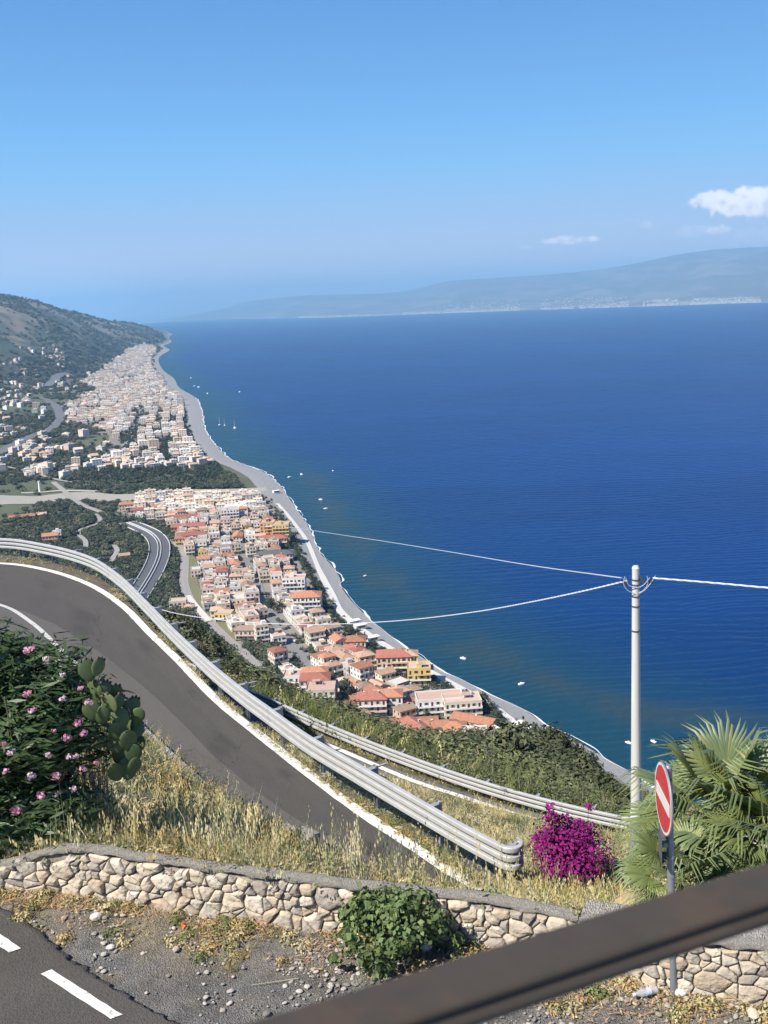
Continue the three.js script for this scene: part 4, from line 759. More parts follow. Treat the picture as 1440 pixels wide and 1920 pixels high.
// height against depth (towards the road) of the three waves
const wave3 = (() => { const out = []; for (let k = 0; k < 3; k++) { const y = -0.22 + k * 0.166; out.push([y, -0.02], [y + 0.004, 0.05], [y + 0.016, 0.065], [y + 0.055, 0.07], [y + 0.092, 0.065], [y + 0.104, 0.05], [y + 0.108, -0.02]); if (k < 2) out.push([y + 0.11, -0.04], [y + 0.164, -0.04]); } return out; })();
function guardrail(name, label, pts, { ground, panel = 4.0, sideOut, endCurl = false, postEvery = 3 }) {
  const o = thing(name, label, 'guardrail', [pts[0].x, ground, pts[0].z]), org = V(pts[0].x, ground, pts[0].z);
  const cv = curve(pts), L = cv.getLength(), per = 14, n = Math.floor(L / panel), P = cv.getSpacedPoints(n * per);
  const frame = (j) => { const a = P[Math.max(0, j - 1)], b = P[Math.min(P.length - 1, j + 1)], t = b.clone().sub(a).normalize(); return { t, n: V(-t.z, 0, t.x).normalize().multiplyScalar(sideOut) }; };
  for (let k = 0; k < n; k++) {
    const lap = k ? 1 : 0, j0 = k * per - lap;
    const g = gridGeo(wave3.length - 1, per + lap, (i, j) => { const q = P[j0 + j], f = frame(j0 + j), p = q.clone().addScaledVector(f.n, wave3[i][1] + (k % 2) * 0.004).sub(org); p.y += wave3[i][0]; return { p, uv: [i * 0.06, (j0 + j) * panel / per] }; });
    mesh('beam', toCreasedNormals(g, 0.35), steel, o);
  }
  const post = cached('post', () => mergeGeometries([box(0.10, 1.0, 0.012, 0, -0.32, 0), box(0.012, 1.0, 0.07, -0.05, -0.32, 0.03), box(0.012, 1.0, 0.07, 0.05, -0.32, 0.03)])), spacer = cached('spacer', () => mergeGeometries([box(0.12, 0.3, 0.26, 0, 0.0, 0.13)])), brace = cached('brace', () => mergeGeometries([box(0.04, 0.025, 0.26, 0, 0.13, -0.13), box(0.035, 0.025, 0.34, 0, -0.02, -0.13).applyMatrix4(new THREE.Matrix4().makeRotationX(-0.6))]));
  for (let k = 0; k <= n * 2; k++) {
    const j = Math.min(P.length - 1, Math.round(k * per / 2)), f = frame(j), p = P[j].clone().addScaledVector(f.n, -0.30).sub(org), r = Math.atan2(f.n.x, f.n.z);
    const a = mesh('post', post, steelDark, o); a.position.copy(p); a.rotation.y = r;
    const s = mesh('spacer', spacer, steelDark, o); s.position.copy(p); s.rotation.y = r;
    if (k % postEvery === 0) { const b = mesh('brace', brace, steel, o); b.position.copy(p); b.rotation.y = r; }
  }
  if (endCurl) {
    const e = P[P.length - 1], f = frame(P.length - 1), rad = 0.17, c = e.clone().addScaledVector(f.n, -rad);
    const g = gridGeo(wave3.length - 1, 16, (i, j) => { const a = (j / 16) * Math.PI * 1.05, dir = f.n.clone().multiplyScalar(Math.cos(a)).addScaledVector(f.t, Math.sin(a)), p = c.clone().addScaledVector(dir, rad + wave3[i][1] * 0.8 + 0.006).addScaledVector(f.t, -0.02).sub(org); p.y += wave3[i][0]; return { p, uv: [i * 0.06, j * 0.06] }; });
    tag(mesh('end_terminal', toCreasedNormals(g, 0.35), steel, o), 'rounded end piece of the beam');
  }
  return o;
}
guardrail('guardrail', 'upper steel guardrail of three waves curving along the hairpin road', beamMid, { ground: H - 10, sideOut: 1, endCurl: true });
guardrail('guardrail', 'lower steel guardrail along the far side of the lower road, above the bushes', lev([[330, 1240], [400, 1270], [480, 1306], [560, 1342], [600, 1360], [680, 1393], [760, 1424], [860, 1460], [960, 1491], [1070, 1520], [1180, 1544], [1304, 1564], [1440, 1586], [1600, 1606], [1900, 1645]], -16.85), { ground: H - 17.4, sideOut: 1 });

// ---------------------------------------------------------------- stone walls
function voronoi(w, h, n, seed, aspect, top) {
  const R = rng(seed), S = [];
  let guard = 0;
  const cell = Math.sqrt(w * h / n);
  while (S.length < n && guard++ < 40000) { const rad = cell * (0.15 + 0.95 * R() ** 2); const p = [R() * w, R() * h, rad]; if (S.every((q) => Math.hypot((q[0] - p[0]) / aspect, q[1] - p[1]) > Math.max(cell * 0.4, (q[2] + rad) * 0.74))) S.push(p); if (guard % 6000 === 0) n -= 2; }
  return S.map((a) => {
    let poly = [[-0.02, -0.04], [w + 0.02, -0.04], [w + 0.02, h], [-0.02, h]];
    for (const b of S) {
      if (b === a || Math.abs(b[0] - a[0]) > cell * 4) continue;
      const D2 = ((b[0] - a[0]) / aspect) ** 2 + (b[1] - a[1]) ** 2, sh = clamp(0.5 + (a[2] ** 2 - b[2] ** 2) / (2 * D2), 0.12, 0.88), mx = lerp(a[0], b[0], sh), my = lerp(a[1], b[1], sh), nx = (b[0] - a[0]) / aspect ** 2, ny = b[1] - a[1], out = [];
      for (let i = 0; i < poly.length; i++) {
        const p = poly[i], q = poly[(i + 1) % poly.length], dp = (p[0] - mx) * nx + (p[1] - my) * ny, dq = (q[0] - mx) * nx + (q[1] - my) * ny;
        if (dp <= 0) out.push(p);
        if ((dp < 0 && dq > 0) || (dp > 0 && dq < 0)) { const t = dp / (dp - dq); out.push([p[0] + (q[0] - p[0]) * t, p[1] + (q[1] - p[1]) * t]); }
      }
      poly = out;
      if (poly.length < 3) break;
    }
    return poly;
  }).filter((p) => p.length > 2);
}
const stoneTones = [[0.46, 0.41, 0.33], [0.40, 0.37, 0.315], [0.52, 0.455, 0.36], [0.34, 0.31, 0.27], [0.48, 0.42, 0.345], [0.43, 0.355, 0.27], [0.56, 0.51, 0.43], [0.30, 0.265, 0.23]];
const stoneMats = stoneTones.map((c) => mat(c, 0.95, { map: rockTex, bumpMap: rockBump, bumpScale: 0.02 }));
function stoneWall(label, s0, s1, { n, seed, gap, proud, round, mortarTone, aspect, capBack, back = 0.30 }) {
  const R = rng(seed), f0 = wallFrame(s0), org = f0.p.clone(), o = thing('stone_wall', label, 'wall', [org.x, org.y, org.z]);
  const at = (s, h, out) => { const f = wallFrame(s), p = f.p.clone().addScaledVector(f.out, out).sub(org); p.y += h; return p; };
  const w = s1 - s0, NU = Math.ceil(w / 0.1);
  // the mortar core, set back between the stones
  const core = gridGeo(NU, 6, (i, j) => { const s = s0 + (i / NU) * w, top = wallTop(s), q = [[-0.1, 0], [0.12, 0.0], [0.25, 0], [0.4, 0], [top - 0.055, 0], [top - 0.055, -back], [-0.3, -back]][j], nn = (fbm(s * 14, q[0] * 14 + 3, 3) - 0.5) * 0.02; return { p: at(s, Math.min(q[0], top - 0.055), q[1] - 0.012 + (j < 5 ? nn : 0)), uv: [s, q[0] - q[1]] }; });
  mesh('mortar', core, mat(mortarTone, 1, { map: rockTex, bumpMap: pitBump, bumpScale: 0.015, side: THREE.DoubleSide }), o);
  // the cap of rough render
  const NC = Math.ceil(w / 0.035), prof = [[0.012, -0.045], [0.024, -0.034], [0.022, -0.010], [0.0, 0.003], [-0.05, 0.008], [-0.10, 0.008], [-capBack + 0.03, 0.004], [-capBack, -0.03], [-capBack, -0.2]];
  const cap = gridGeo(prof.length - 1, NC, (i, j) => { const s = s0 + (j / NC) * w, nn = (fbm(s * 22, i * 1.7, 3) - 0.5) * 0.03, big = (fbm(s * 2.2, 5, 3) - 0.5) * 0.035; return { p: at(s, wallTop(s) + prof[i][1] + nn * 0.8 + big + (i < 2 ? (fbm(s * 7, 9, 3) - 0.42) * 0.07 : 0), prof[i][0] + nn), uv: [s * 1.4, i * 0.07] }; });
  tag(mesh('coping', cap, mat([0.39, 0.355, 0.30], 1, { map: pitTex, bumpMap: pitBump, bumpScale: 0.04, side: THREE.DoubleSide }), o), 'rough grey rendered coping');
  const hmax = 0.56;
  for (const poly of voronoi(w, hmax, n, seed, aspect)) {
    // drawn in from the joints, corners eased, then bulged
    let cx = 0, cy = 0; for (const p of poly) { cx += p[0]; cy += p[1]; } cx /= poly.length; cy /= poly.length;
    const top = wallTop(s0 + cx) - 0.032; if (cy > top - 0.02) continue;
    let q = poly.map(([x, y]) => { const l = Math.hypot(x - cx, y - cy) || 1, k = Math.max(0.3, 1 - gap * (0.8 + 0.7 * R()) / l); return [cx + (x - cx) * k, Math.min(cy + (y - cy) * k, top)]; });
    const cut = 0.03 + 0.11 * R(); for (let r = 0; r < round; r++) { const e = []; q.forEach((p, i) => { const b = q[(i + 1) % q.length]; e.push([p[0] * (1 - cut) + b[0] * cut, p[1] * (1 - cut) + b[1] * cut], [p[0] * cut + b[0] * (1 - cut), p[1] * cut + b[1] * (1 - cut)]); }); q = e; }
    const m = q.length, pr = proud * (0.55 + 0.9 * R()), tx = (R() - 0.5) * 0.35, ty = (R() - 0.5) * 0.35, pos = [], uv = [], idx = [], ux = R() * 7, uy = R() * 7;
    const lay = [[1, -0.03], [1, pr * 0.35], [0.9, pr * 0.9], [0.5, pr]];
    for (const [k, d] of lay) for (const [x, y] of q) { const X = cx + (x - cx) * k, Y = cy + (y - cy) * k, nn = k < 1 ? (fbm((X + ux) * 13, (Y + uy) * 13, 3) - 0.5) * 0.024 : 0, dd = d + (k < 1 || d > 0 ? ((X - cx) * tx + (Y - cy) * ty) * 0.6 : 0) + nn, v = at(s0 + X, Y, dd); pos.push(v.x, v.y, v.z); uv.push(X * 2.2 + ux, Y * 2.2 + uy); }
    for (let l = 0; l < 3; l++) for (let i = 0; i < m; i++) { const a = l * m + i, b = l * m + (i + 1) % m; idx.push(a, b, b + m, a, b + m, a + m); }
    { const v = at(s0 + cx, cy, pr * 1.02); pos.push(v.x, v.y, v.z); uv.push(cx * 2.2 + ux, cy * 2.2 + uy); for (let i = 0; i < m; i++) idx.push(3 * m + i, 3 * m + (i + 1) % m, 4 * m); }
    let area = 0; q.forEach((p, i) => { const b = q[(i + 1) % m]; area += p[0] * b[1] - b[0] * p[1]; }); if (area < 0) for (let i = 0; i < idx.length; i += 3) { const t = idx[i]; idx[i] = idx[i + 1]; idx[i + 1] = t; }
    mesh('stone', geo(pos, idx, null, uv), stoneMats[Math.floor(R() ** 1.15 * 8)], o);
  }
  return o;
}
const sMid = wallU(1085) * wallLen;
stoneWall('long low wall of rounded tan stones under a rough grey coping, left of the handrail', wallU(-120) * wallLen, sMid - 0.004, { n: 290, seed: 31, gap: 0.006, proud: 0.045, round: 1, mortarTone: [0.27, 0.25, 0.215], aspect: 1.15, capBack: 0.145, back: 0.145 });
stoneWall('low wall of flat angular pale stones at the lower right, behind the sign post', sMid + 0.004, wallU(2150) * wallLen, { n: 190, seed: 57, gap: 0.006, proud: 0.028, round: 1, mortarTone: [0.33, 0.30, 0.25], aspect: 1.3, capBack: 0.36, back: 0.36 });

// ---------------------------------------------------------------- the near road and its stony edge
const near = (x, y) => onLevel(x, y, H - 6);
const edgePx = [[-260, 1590], [-80, 1660], [0, 1702], [40, 1730], [97, 1768], [125, 1796], [152, 1814], [185, 1838], [218, 1857], [262, 1884], [319, 1915], [380, 1955], [470, 2020], [620, 2120]];
{
  const base = curve(wallPts.filter((p, i) => i % 20 === 0).map((p) => { const q = p.clone(); return q; })), low = curve(lev([[-900, 2400], [-500, 2400], [0, 2400], [500, 2400], [1000, 2400], [1500, 2400], [2200, 2400]], -6));
  const g = gridGeo(200, 90, (i, j) => {
    const u = i / 200, v = j / 90, p = base.getPoint(u).lerp(low.getPoint(u), v); p.y = H - 6 + (fbm(p.x * 4, p.z * 4, 4) - 0.5) * 0.05 * Math.min(1, j / 4) - 0.012;
    const n = fbm(p.x * 2.2, p.z * 2.2, 4), t = (1 - v * 3), c = C(0.19, 0.175, 0.15).lerp(C(0.25, 0.21, 0.15), clamp(smoothstep(n, 0.4, 0.65) * 0.7 + t * 0.35, 0, 1)).lerp(C(0.175, 0.163, 0.145), smoothstep(v, 0.14, 0.26) * 0.85); 
    return { p, c, uv: [p.x * 0.9, p.z * 0.9] };
  });
  struct('gravel_verge', g, vcol(1, { map: soilTex, bumpMap: pitBump, bumpScale: 0.03 }), 'broken asphalt and gravel between near road and stone wall', 'ground');
  const edge = curve(edgePx.map(([x, y]) => near(x, y))), out = curve(lev([[-2600, 1900], [-2600, 2000], [-2400, 2200], [-2000, 2600], [-1500, 3000], [-800, 3400], [0, 3600]], -6));
  const rg = gridGeo(30, 220, (i, j) => { const u = j / 220, a = edge.getPoint(u), b = out.getPoint(u), rag = (fbm(u * 60, 3, 4) - 0.5) * 0.14, v = i === 0 ? 0 : (i - 1) / 29, p = a.clone().lerp(b, v ** 1.5); if (v < 0.02) p.x += rag; p.y = H - 6 + (i === 0 ? -0.03 : 0.026) + (fbm(p.x * 3, p.z * 3, 3) - 0.5) * 0.008; if (i === 0) p.x += 0.012; return { p, uv: [p.x * 0.7, p.z * 0.7] }; });
  struct('near_road', rg, mat([0.077, 0.070, 0.061], 0.97, { map: pitTex, bumpMap: pitBump, bumpScale: 0.012, side: THREE.DoubleSide }), 'dark near road with white dashes at the lower left', 'road');
  const dash = (px, label) => { const q = px.map(([x, y]) => near(x, y)), N = 14, R = rng(px[0][0] + 900); const g2 = gridGeo(4, N, (i, j) => { const a = q[0].clone().lerp(q[3], j / N), b = q[1].clone().lerp(q[2], j / N), p = a.lerp(b, i / 4); if (i === 0 || i === 4 || j === 0 || j === N) p.x += (R() - 0.5) * 0.012; p.y = H - 6 + 0.036; return { p, uv: [p.x * 1.6, p.z * 1.6] }; }); tag(mesh('lane_dash', g2, paintMat), label, 'road marking', 'dashes of the near road', 'structure'); };
  dash([[-90, 1720], [-68, 1708], [40, 1784], [18, 1792]], 'white lane dash cut by the left edge of the picture');
  dash([[78, 1832], [97, 1824], [230, 1909], [208, 1917]], 'whole white lane dash at the lower left');
}

// ================================================================ things that stand on the slope
// find the place of a strip that shows at a px of the photograph
function onStrip(a, b, px, py) { let best = 1e9, bu = 0, bv = 0; for (let i = 0; i <= 160; i++) for (let j = 0; j <= 16; j++) { const p = loftAt(a, b, i / 160, j / 16), [x, y] = toPx(p), e = (x - px) ** 2 + (y - py) ** 2; if (e < best) { best = e; bu = i / 160; bv = j / 16; } } return loftAt(a, b, bu, bv); }
const upright = (from, px, py) => { const r = ray(px, py), k = Math.hypot(from.x, from.z) / Math.hypot(r.x, r.z); return V(r.x * k, H + r.y * k, r.z * k); };
const tubeBetween = (a, b, r0, r1, seg = 8) => { const l = a.distanceTo(b), g = new THREE.CylinderGeometry(r1, r0, l, seg, 1), m = new THREE.Matrix4().makeRotationFromQuaternion(new THREE.Quaternion().setFromUnitVectors(V(0, 1, 0), b.clone().sub(a).normalize())); return g.applyMatrix4(m).translate((a.x + b.x) / 2, (a.y + b.y) / 2, (a.z + b.z) / 2); };
// ---- utility pole
const poleFoot = onLevel(1193, 1652, H - 11.2), poleTop = upright(poleFoot, 1192, 1066);
{
  const o = thing('utility_pole', 'tall pale utility pole with cables, rising against the sea', 'pole', [poleFoot.x, poleFoot.y, poleFoot.z]), T = poleTop.clone().sub(poleFoot), L = T.length(), ax = T.clone().normalize(), along = (t) => T.clone().multiplyScalar(t);
  const conc = mat([0.52, 0.515, 0.49], 0.8, { map: plaster }), zinc = mat([0.27, 0.30, 0.335], 0.55, { metalness: 0.3, map: plaster }), dark = mat([0.03, 0.03, 0.035], 0.6), band = mat([0.10, 0.10, 0.10], 0.5, { metalness: 0.4 });
  const rad = (t) => lerp(0.115, 0.066, t);
  mesh('shaft', tubeBetween(along(0.23), along(1), rad(0.23), rad(1), 10), conc, o);
  tag(mesh('base_sleeve', tubeBetween(along(-0.04), along(0.228), rad(-0.04) + 0.008, rad(0.228) + 0.005, 10), zinc, o), 'blue grey lower sleeve of the pole');
  mesh('paper_notice', tubeBetween(along(0.205), along(0.232), rad(0.2) + 0.011, rad(0.23) + 0.011, 10), mat([0.62, 0.62, 0.62], 0.9), o);
  mesh('cap', tubeBetween(along(1.0), along(1.008), 0.072, 0.05, 10), conc, o);
  for (const t of [0.81, 0.885, 0.915, 0.95, 0.965]) mesh('band', tubeBetween(along(t), along(t + 0.004), rad(t) + 0.009, rad(t) + 0.009, 10), band, o);
  mesh('bracket', tubeBetween(along(0.975).add(V(0.05, 0.03, 0.02)), along(0.945).add(V(0.19, 0.0, 0.05)), 0.028, 0.022), band, o);
  for (const [dx, dy] of [[-0.20, -0.02], [0.21, 0.0], [0.27, 0.01]]) mesh('insulator', new THREE.CylinderGeometry(0.022, 0.03, 0.075, 10).translate(T.x + dx, T.y - L * 0.03 + dy - 0.05, T.z + 0.06), dark, o);
  const loopMat = mat([0.34, 0.38, 0.44], 0.6), top = (dx, dy, dz = 0.08) => V(T.x + dx, T.y + dy, T.z + dz);
  for (const pts of [[top(-0.22, -0.12), top(-0.24, -0.25), top(-0.17, -0.38), top(-0.04, -0.45)], [top(-0.2, -0.14), top(-0.15, -0.28), top(0.0, -0.34), top(0.12, -0.3), top(0.24, -0.16)], [top(0.19, -0.13), top(0.2, -0.28), top(0.12, -0.4), top(0.03, -0.44)], [top(0.34, -0.13), top(0.26, -0.26), top(0.14, -0.40), top(0.04, -0.46)]]) mesh('wire_loop', new THREE.TubeGeometry(curve(pts), 20, 0.008, 5), loopMat, o);
}
// ---- cables
function cable(pts, label, r, strands, m) {
  const cv = curve(pts), L = cv.getLength(), n = Math.round(L * (strands > 1 ? 14 : 2)), P = cv.getSpacedPoints(n), parts = [];
  for (let s = 0; s < strands; s++) { const q = P.map((p, i) => { const a = (i / n) * L * 11 + (s / strands) * Math.PI * 2, t = P[Math.min(n, i + 1)].clone().sub(P[Math.max(0, i - 1)]).normalize(), side = V(-t.z, 0, t.x).normalize(), up = t.clone().cross(side); return strands > 1 ? p.clone().addScaledVector(side, Math.cos(a) * r * 0.9).addScaledVector(up, Math.sin(a) * r * 0.9) : p; }); parts.push(new THREE.TubeGeometry(new THREE.CatmullRomCurve3(q), n, r, 4)); }
  tag(mesh('overhead_cable', mergeGeometries(parts), m), label, 'cable', 'cables of the utility pole');
}
{
  const hd = Math.hypot(poleTop.x, poleTop.z), at = (px, py, k) => { const r = ray(px, py), s = hd * k / Math.hypot(r.x, r.z); return V(r.x * s, H + r.y * s, r.z * s); }, pale = mat([0.50, 0.53, 0.57], 0.6);
  cable([at(1224, 1084, 1), at(1300, 1090, 1.0), at(1370, 1096, 1.0), at(1450, 1103, 1.0), at(1650, 1112, 1.02)], 'thick twisted cable running right from the pole', 0.0105, 3, pale);
  cable([at(1176, 1089, 1), at(1100, 1107, 1.08), at(1000, 1128, 1.22), at(900, 1146, 1.4), at(780, 1161, 1.62), at(680, 1168, 1.85), at(560, 1171, 2.15), at(420, 1163, 2.5), at(330, 1150, 2.75), at(270, 1133, 2.95)], 'thick twisted cable sagging left from the pole over the town', 0.0105, 3, pale);
  cable([at(1166, 1084, 1), at(1000, 1061, 1.3), at(850, 1036, 1.7), at(720, 1015, 2.2), at(620, 1000, 2.8), at(560, 991, 3.4), at(470, 980, 4.8)], 'thin cable running left from the pole across the sea', 0.014, 1, mat([0.36, 0.40, 0.45], 0.6));
}
// ---- no entry sign
{
  const foot = onLevel(1264, 1862, H - 6), top = upright(foot, 1253, 1432), T = top.clone().sub(foot), o = thing('no_entry_sign', 'round red no entry sign with a white bar on a grey post', 'sign', [foot.x, foot.y, foot.z]);
  const grey = mat([0.22, 0.235, 0.25], 0.5, { metalness: 0.35, map: plaster }), red = mat([0.44, 0.022, 0.03], 0.45, { map: plaster }), white = mat([0.60, 0.57, 0.51], 0.5, { map: plaster }), back = mat([0.09, 0.095, 0.11], 0.6, { metalness: 0.3 });
  mesh('post', tubeBetween(V(0, -0.1, 0), T.clone().multiplyScalar(0.985), 0.031, 0.031, 14), grey, o);
  mesh('post_cap', tubeBetween(T.clone().multiplyScalar(0.985), T.clone().multiplyScalar(0.995), 0.033, 0.02, 14), grey, o);
  const c = upright(foot, 1256, 1497).sub(foot), toCam = V(-foot.x, 0, -foot.z).normalize(), left = V(-toCam.z, 0, toCam.x).multiplyScalar(-1).normalize();
  if (left.x > 0) left.negate();
  const n = toCam.clone().multiplyScalar(Math.cos(76 * DEG)).addScaledVector(left, Math.sin(76 * DEG)).normalize(), q = new THREE.Quaternion().setFromUnitVectors(V(0, 0, 1), n), R0 = 0.298, face = (g, m, name, off) => { const k = mesh(name, g, m, o); k.position.copy(c).addScaledVector(n, 0.05 + off); k.quaternion.copy(q); return k; };
  face(new THREE.CylinderGeometry(R0, R0, 0.012, 48).rotateX(Math.PI / 2), red, 'disc', 0);
  face(new THREE.RingGeometry(R0 - 0.022, R0, 56).translate(0, 0, 0.009), white, 'border', 0);
  face(new THREE.TorusGeometry(R0, 0.009, 8, 56), grey, 'rim', 0);
  face(box(0.47, 0.105, 0.005, 0, 0, 0.0095), white, 'bar', 0);
  for (const y of [-0.17, 0.17]) face(box(0.12, 0.04, 0.05, 0, y, -0.03), grey, 'clamp', 0);
  // a second plate below, seen edge on from behind
  const c2 = upright(foot, 1248, 1582).sub(foot), p2 = mesh('lower_plate', mergeGeometries([box(0.25, 0.25, 0.004), box(0.25, 0.012, 0.03, 0, 0.12, -0.012), box(0.25, 0.012, 0.03, 0, -0.12, -0.012)]), back, o); p2.position.copy(c2).addScaledVector(n, 0.045); p2.quaternion.copy(q).multiply(new THREE.Quaternion().setFromAxisAngle(V(0, 1, 0), -0.12));
  const k2 = mesh('clamp', box(0.05, 0.04, 0.09), grey, o); k2.position.copy(c2.clone().lerp(T.clone().multiplyScalar(c2.y / T.y), 0.55)); k2.quaternion.copy(q);
  for (const y of [0.52, 0.60]) mesh('clamp_band', tubeBetween(T.clone().multiplyScalar(y), T.clone().multiplyScalar(y + 0.012), 0.036, 0.036, 14), grey, o);
}
// ---- handrail in the foreground: a rolled steel section, softly out of focus
{
  const a = atDist(833, 1859, 0.84), b = atDist(1440, 1663, 0.84 * 1.2), dir = b.clone().sub(a).normalize(), mid = a.clone().lerp(b, 0.5), outN = V(-dir.z, 0, dir.x);
  if (outN.dot(V(-mid.x, 0, -mid.z)) < 0) outN.negate();
  // profile: depth towards the viewer against height
  const prof = [[-0.026, 0.002], [-0.022, 0.0065], [0.004, 0.0085], [0.0205, 0.0075], [0.0245, 0.004], [0.0235, 0.0005], [0.0215, -0.002], [0.0225, -0.0045], [0.0265, -0.0075], [0.0275, -0.0115], [0.0245, -0.0165], [0.017, -0.0195], [-0.018, -0.0195], [-0.026, -0.014], [-0.026, 0.002]];
  const N = 120, L = 7, g = gridGeo(prof.length - 1, N, (i, j) => { const s = (j / N - 0.5) * L, p = dir.clone().multiplyScalar(s).addScaledVector(outN, prof[i][0]); p.y += prof[i][1]; return { p, uv: [i * 0.05, s * 3] }; });
  const rust = tex(256, (u, v) => { const n = pfbm(u, v, 4, 5), r = smoothstep(n, 0.52, 0.72); return [0.78 + 0.5 * r, 0.76 + 0.18 * r, 0.74 + 0.02 * r].map((k) => k * (0.86 + 0.26 * pfbm(u, v, 12, 3))); });
  const o = thing('handrail', 'dark weathered steel handrail crossing the lower right, blurred', 'handrail', [mid.x, mid.y, mid.z]);
  mesh('rail_bar', g, mat([0.051, 0.041, 0.031], 0.85, { map: rust, side: THREE.DoubleSide }), o);
}
// ---------------------------------------------------------------- fan palms
function fanLeaf(seed, petiole, L, droop) {
  const R = rng(seed), pos = [], idx = [], col = [], n = 38, add = (...v) => { pos.push(v[0].x, v[0].y, v[0].z); col.push(...v[1]); return pos.length / 3 - 1; };
  const stemC = [0.85, 1.0, 0.75];
  for (let k = 0; k <= 4; k++) { const t = k / 4, y = petiole * t, z = -0.06 * droop * t * t, w = lerp(0.017, 0.008, t); add(V(-w, y, z), stemC); add(V(w, y, z), stemC); add(V(0, y, z - w * 0.9), stemC); }
  for (let k = 0; k < 4; k++) { const a = k * 3; for (const [p, q] of [[0, 1], [1, 2], [2, 0]]) idx.push(a + p, a + q, a + 3 + q, a + p, a + 3 + q, a + 3 + p); }
  const hub = V(0, petiole, -0.06 * droop);
  for (let s = 0; s < n; s++) {
    const a = lerp(-128, 128, (s + 0.5) / n) * DEG, l = L * (0.78 + 0.22 * Math.cos(a * 0.55)) * (0.9 + 0.2 * R()), dirv = V(Math.sin(a), Math.cos(a), 0), side = V(Math.cos(a), -Math.sin(a), 0), w = l * 0.044, cup = 0.10 * Math.abs(Math.sin(a));
    const at = (t, o, f) => hub.clone().addScaledVector(dirv, l * t).addScaledVector(side, o).add(V(0, 0, f + cup * t - droop * 0.34 * l * Math.max(0, t - 0.5) ** 1.6 * 2.2));
    const tn = 0.82 + 0.36 * R(), yl = R() < 0.12 ? 1.25 : 1, c = [tn * yl, tn, tn * (yl > 1 ? 0.7 : 1)], split = 0.36 + 0.12 * R(), bend = (R() - 0.5) * 0.06, hang = R() < 0.6 ? 0.16 + 0.30 * R() : 0.05;
    const h0 = add(at(0.02, 0, 0), c), m0 = add(at(split, -w, 0), c), m1 = add(at(split, 0, 0.014), c), m2 = add(at(split, w, 0), c), q0 = add(at(0.8, -w * 0.5 + bend * 0.5, 0), c), q1 = add(at(0.8, bend * 0.5, 0.01), c), q2 = add(at(0.8, w * 0.5 + bend * 0.5, 0), c), tip = add(at(1, bend, 0).add(V(0, 0, -hang * l)), c);
    idx.push(h0, m1, m0, h0, m2, m1, m0, m1, q1, m0, q1, q0, m1, m2, q2, m1, q2, q1, q0, q1, tip, q1, q2, tip);
  }
  return geo(pos, idx, col);
}
{
  const green = new THREE.MeshPhysicalMaterial({ color: C(0.165, 0.205, 0.066), vertexColors: true, roughness: 0.5, side: THREE.DoubleSide, transmission: 0.25, thickness: 0 }), greyGreen = new THREE.MeshPhysicalMaterial({ color: C(0.135, 0.18, 0.082), vertexColors: true, roughness: 0.5, side: THREE.DoubleSide, transmission: 0.22, thickness: 0 }), strawM = new THREE.MeshPhysicalMaterial({ color: C(0.34, 0.28, 0.14), vertexColors: true, roughness: 0.8, side: THREE.DoubleSide, transmission: 0.15, thickness: 0 }), trunkM = mat([0.09, 0.07, 0.05], 1, { map: rockTex });
  const leaves = [0, 1, 2, 3].map((k) => fanLeaf(500 + k, 0.62 + 0.1 * k, 0.66, 0.35 + 0.35 * k));
  const palm = (label, px, py, d, count, size, seed, maxPolar, aim) => {
    const R = rng(seed), c = atDist(px, py, d), o = thing('fan_palm', label, 'palm', [c.x, c.y, c.z], 0, 'fan palms at the right edge');
    mesh('trunk', new THREE.CylinderGeometry(0.11, 0.15, 1.6, 10, 4).translate(0, -0.86, 0), trunkM, o);
    mesh('leaf_base', leafCloud(120, seed + 3, { rx: 0.16, ry: 0.2, rz: 0.16, leaf: 0.07, slim: 0.3 }), strawM, o);
    for (let k = 0; k < count; k++) {
      const t = (k + 0.5) / count, pol = lerp(8, maxPolar, t ** 0.75) * DEG, az = k * 2.39996 + R() * 0.5, dir = V(Math.sin(pol) * Math.cos(az), Math.cos(pol), Math.sin(pol) * Math.sin(az)), old = t > 0.9;
      const m = mesh('leaf', leaves[Math.min(3, Math.floor(t * 3.2 + R() * 0.8))], old && R() < 0.6 ? strawM : R() < 0.4 ? greyGreen : green, o);
      const up = V(0, 1, 0), z = up.clone().addScaledVector(dir, -dir.dot(up)); if (z.length() < 0.1) z.set(-dir.x, 0, -dir.z).add(V(0.3, 0, 0.2)); z.normalize(); z.addScaledVector(V(R() - 0.5, R() - 0.5, R() - 0.5), 0.5).addScaledVector(dir, -z.dot(dir)).normalize();
      const x = dir.clone().cross(z).normalize(), zz = x.clone().cross(dir);
      m.quaternion.setFromRotationMatrix(new THREE.Matrix4().makeBasis(x, dir, zz)); m.scale.setScalar(size * (0.85 + 0.3 * R()) * (1 - 0.12 * t));
    }
    return o;
  };
  palm('largest fan palm, its stiff fans standing up against the sea behind the sign', 1366, 1538, 12.6, 30, 0.9, 601, 122);
  palm('fan palm cut by the right edge of the picture', 1462, 1580, 12.2, 22, 0.82, 617, 118);
  palm('low fan palm drooping over the ground between pole and sign post', 1288, 1652, 11.8, 18, 0.6, 633, 112);
}
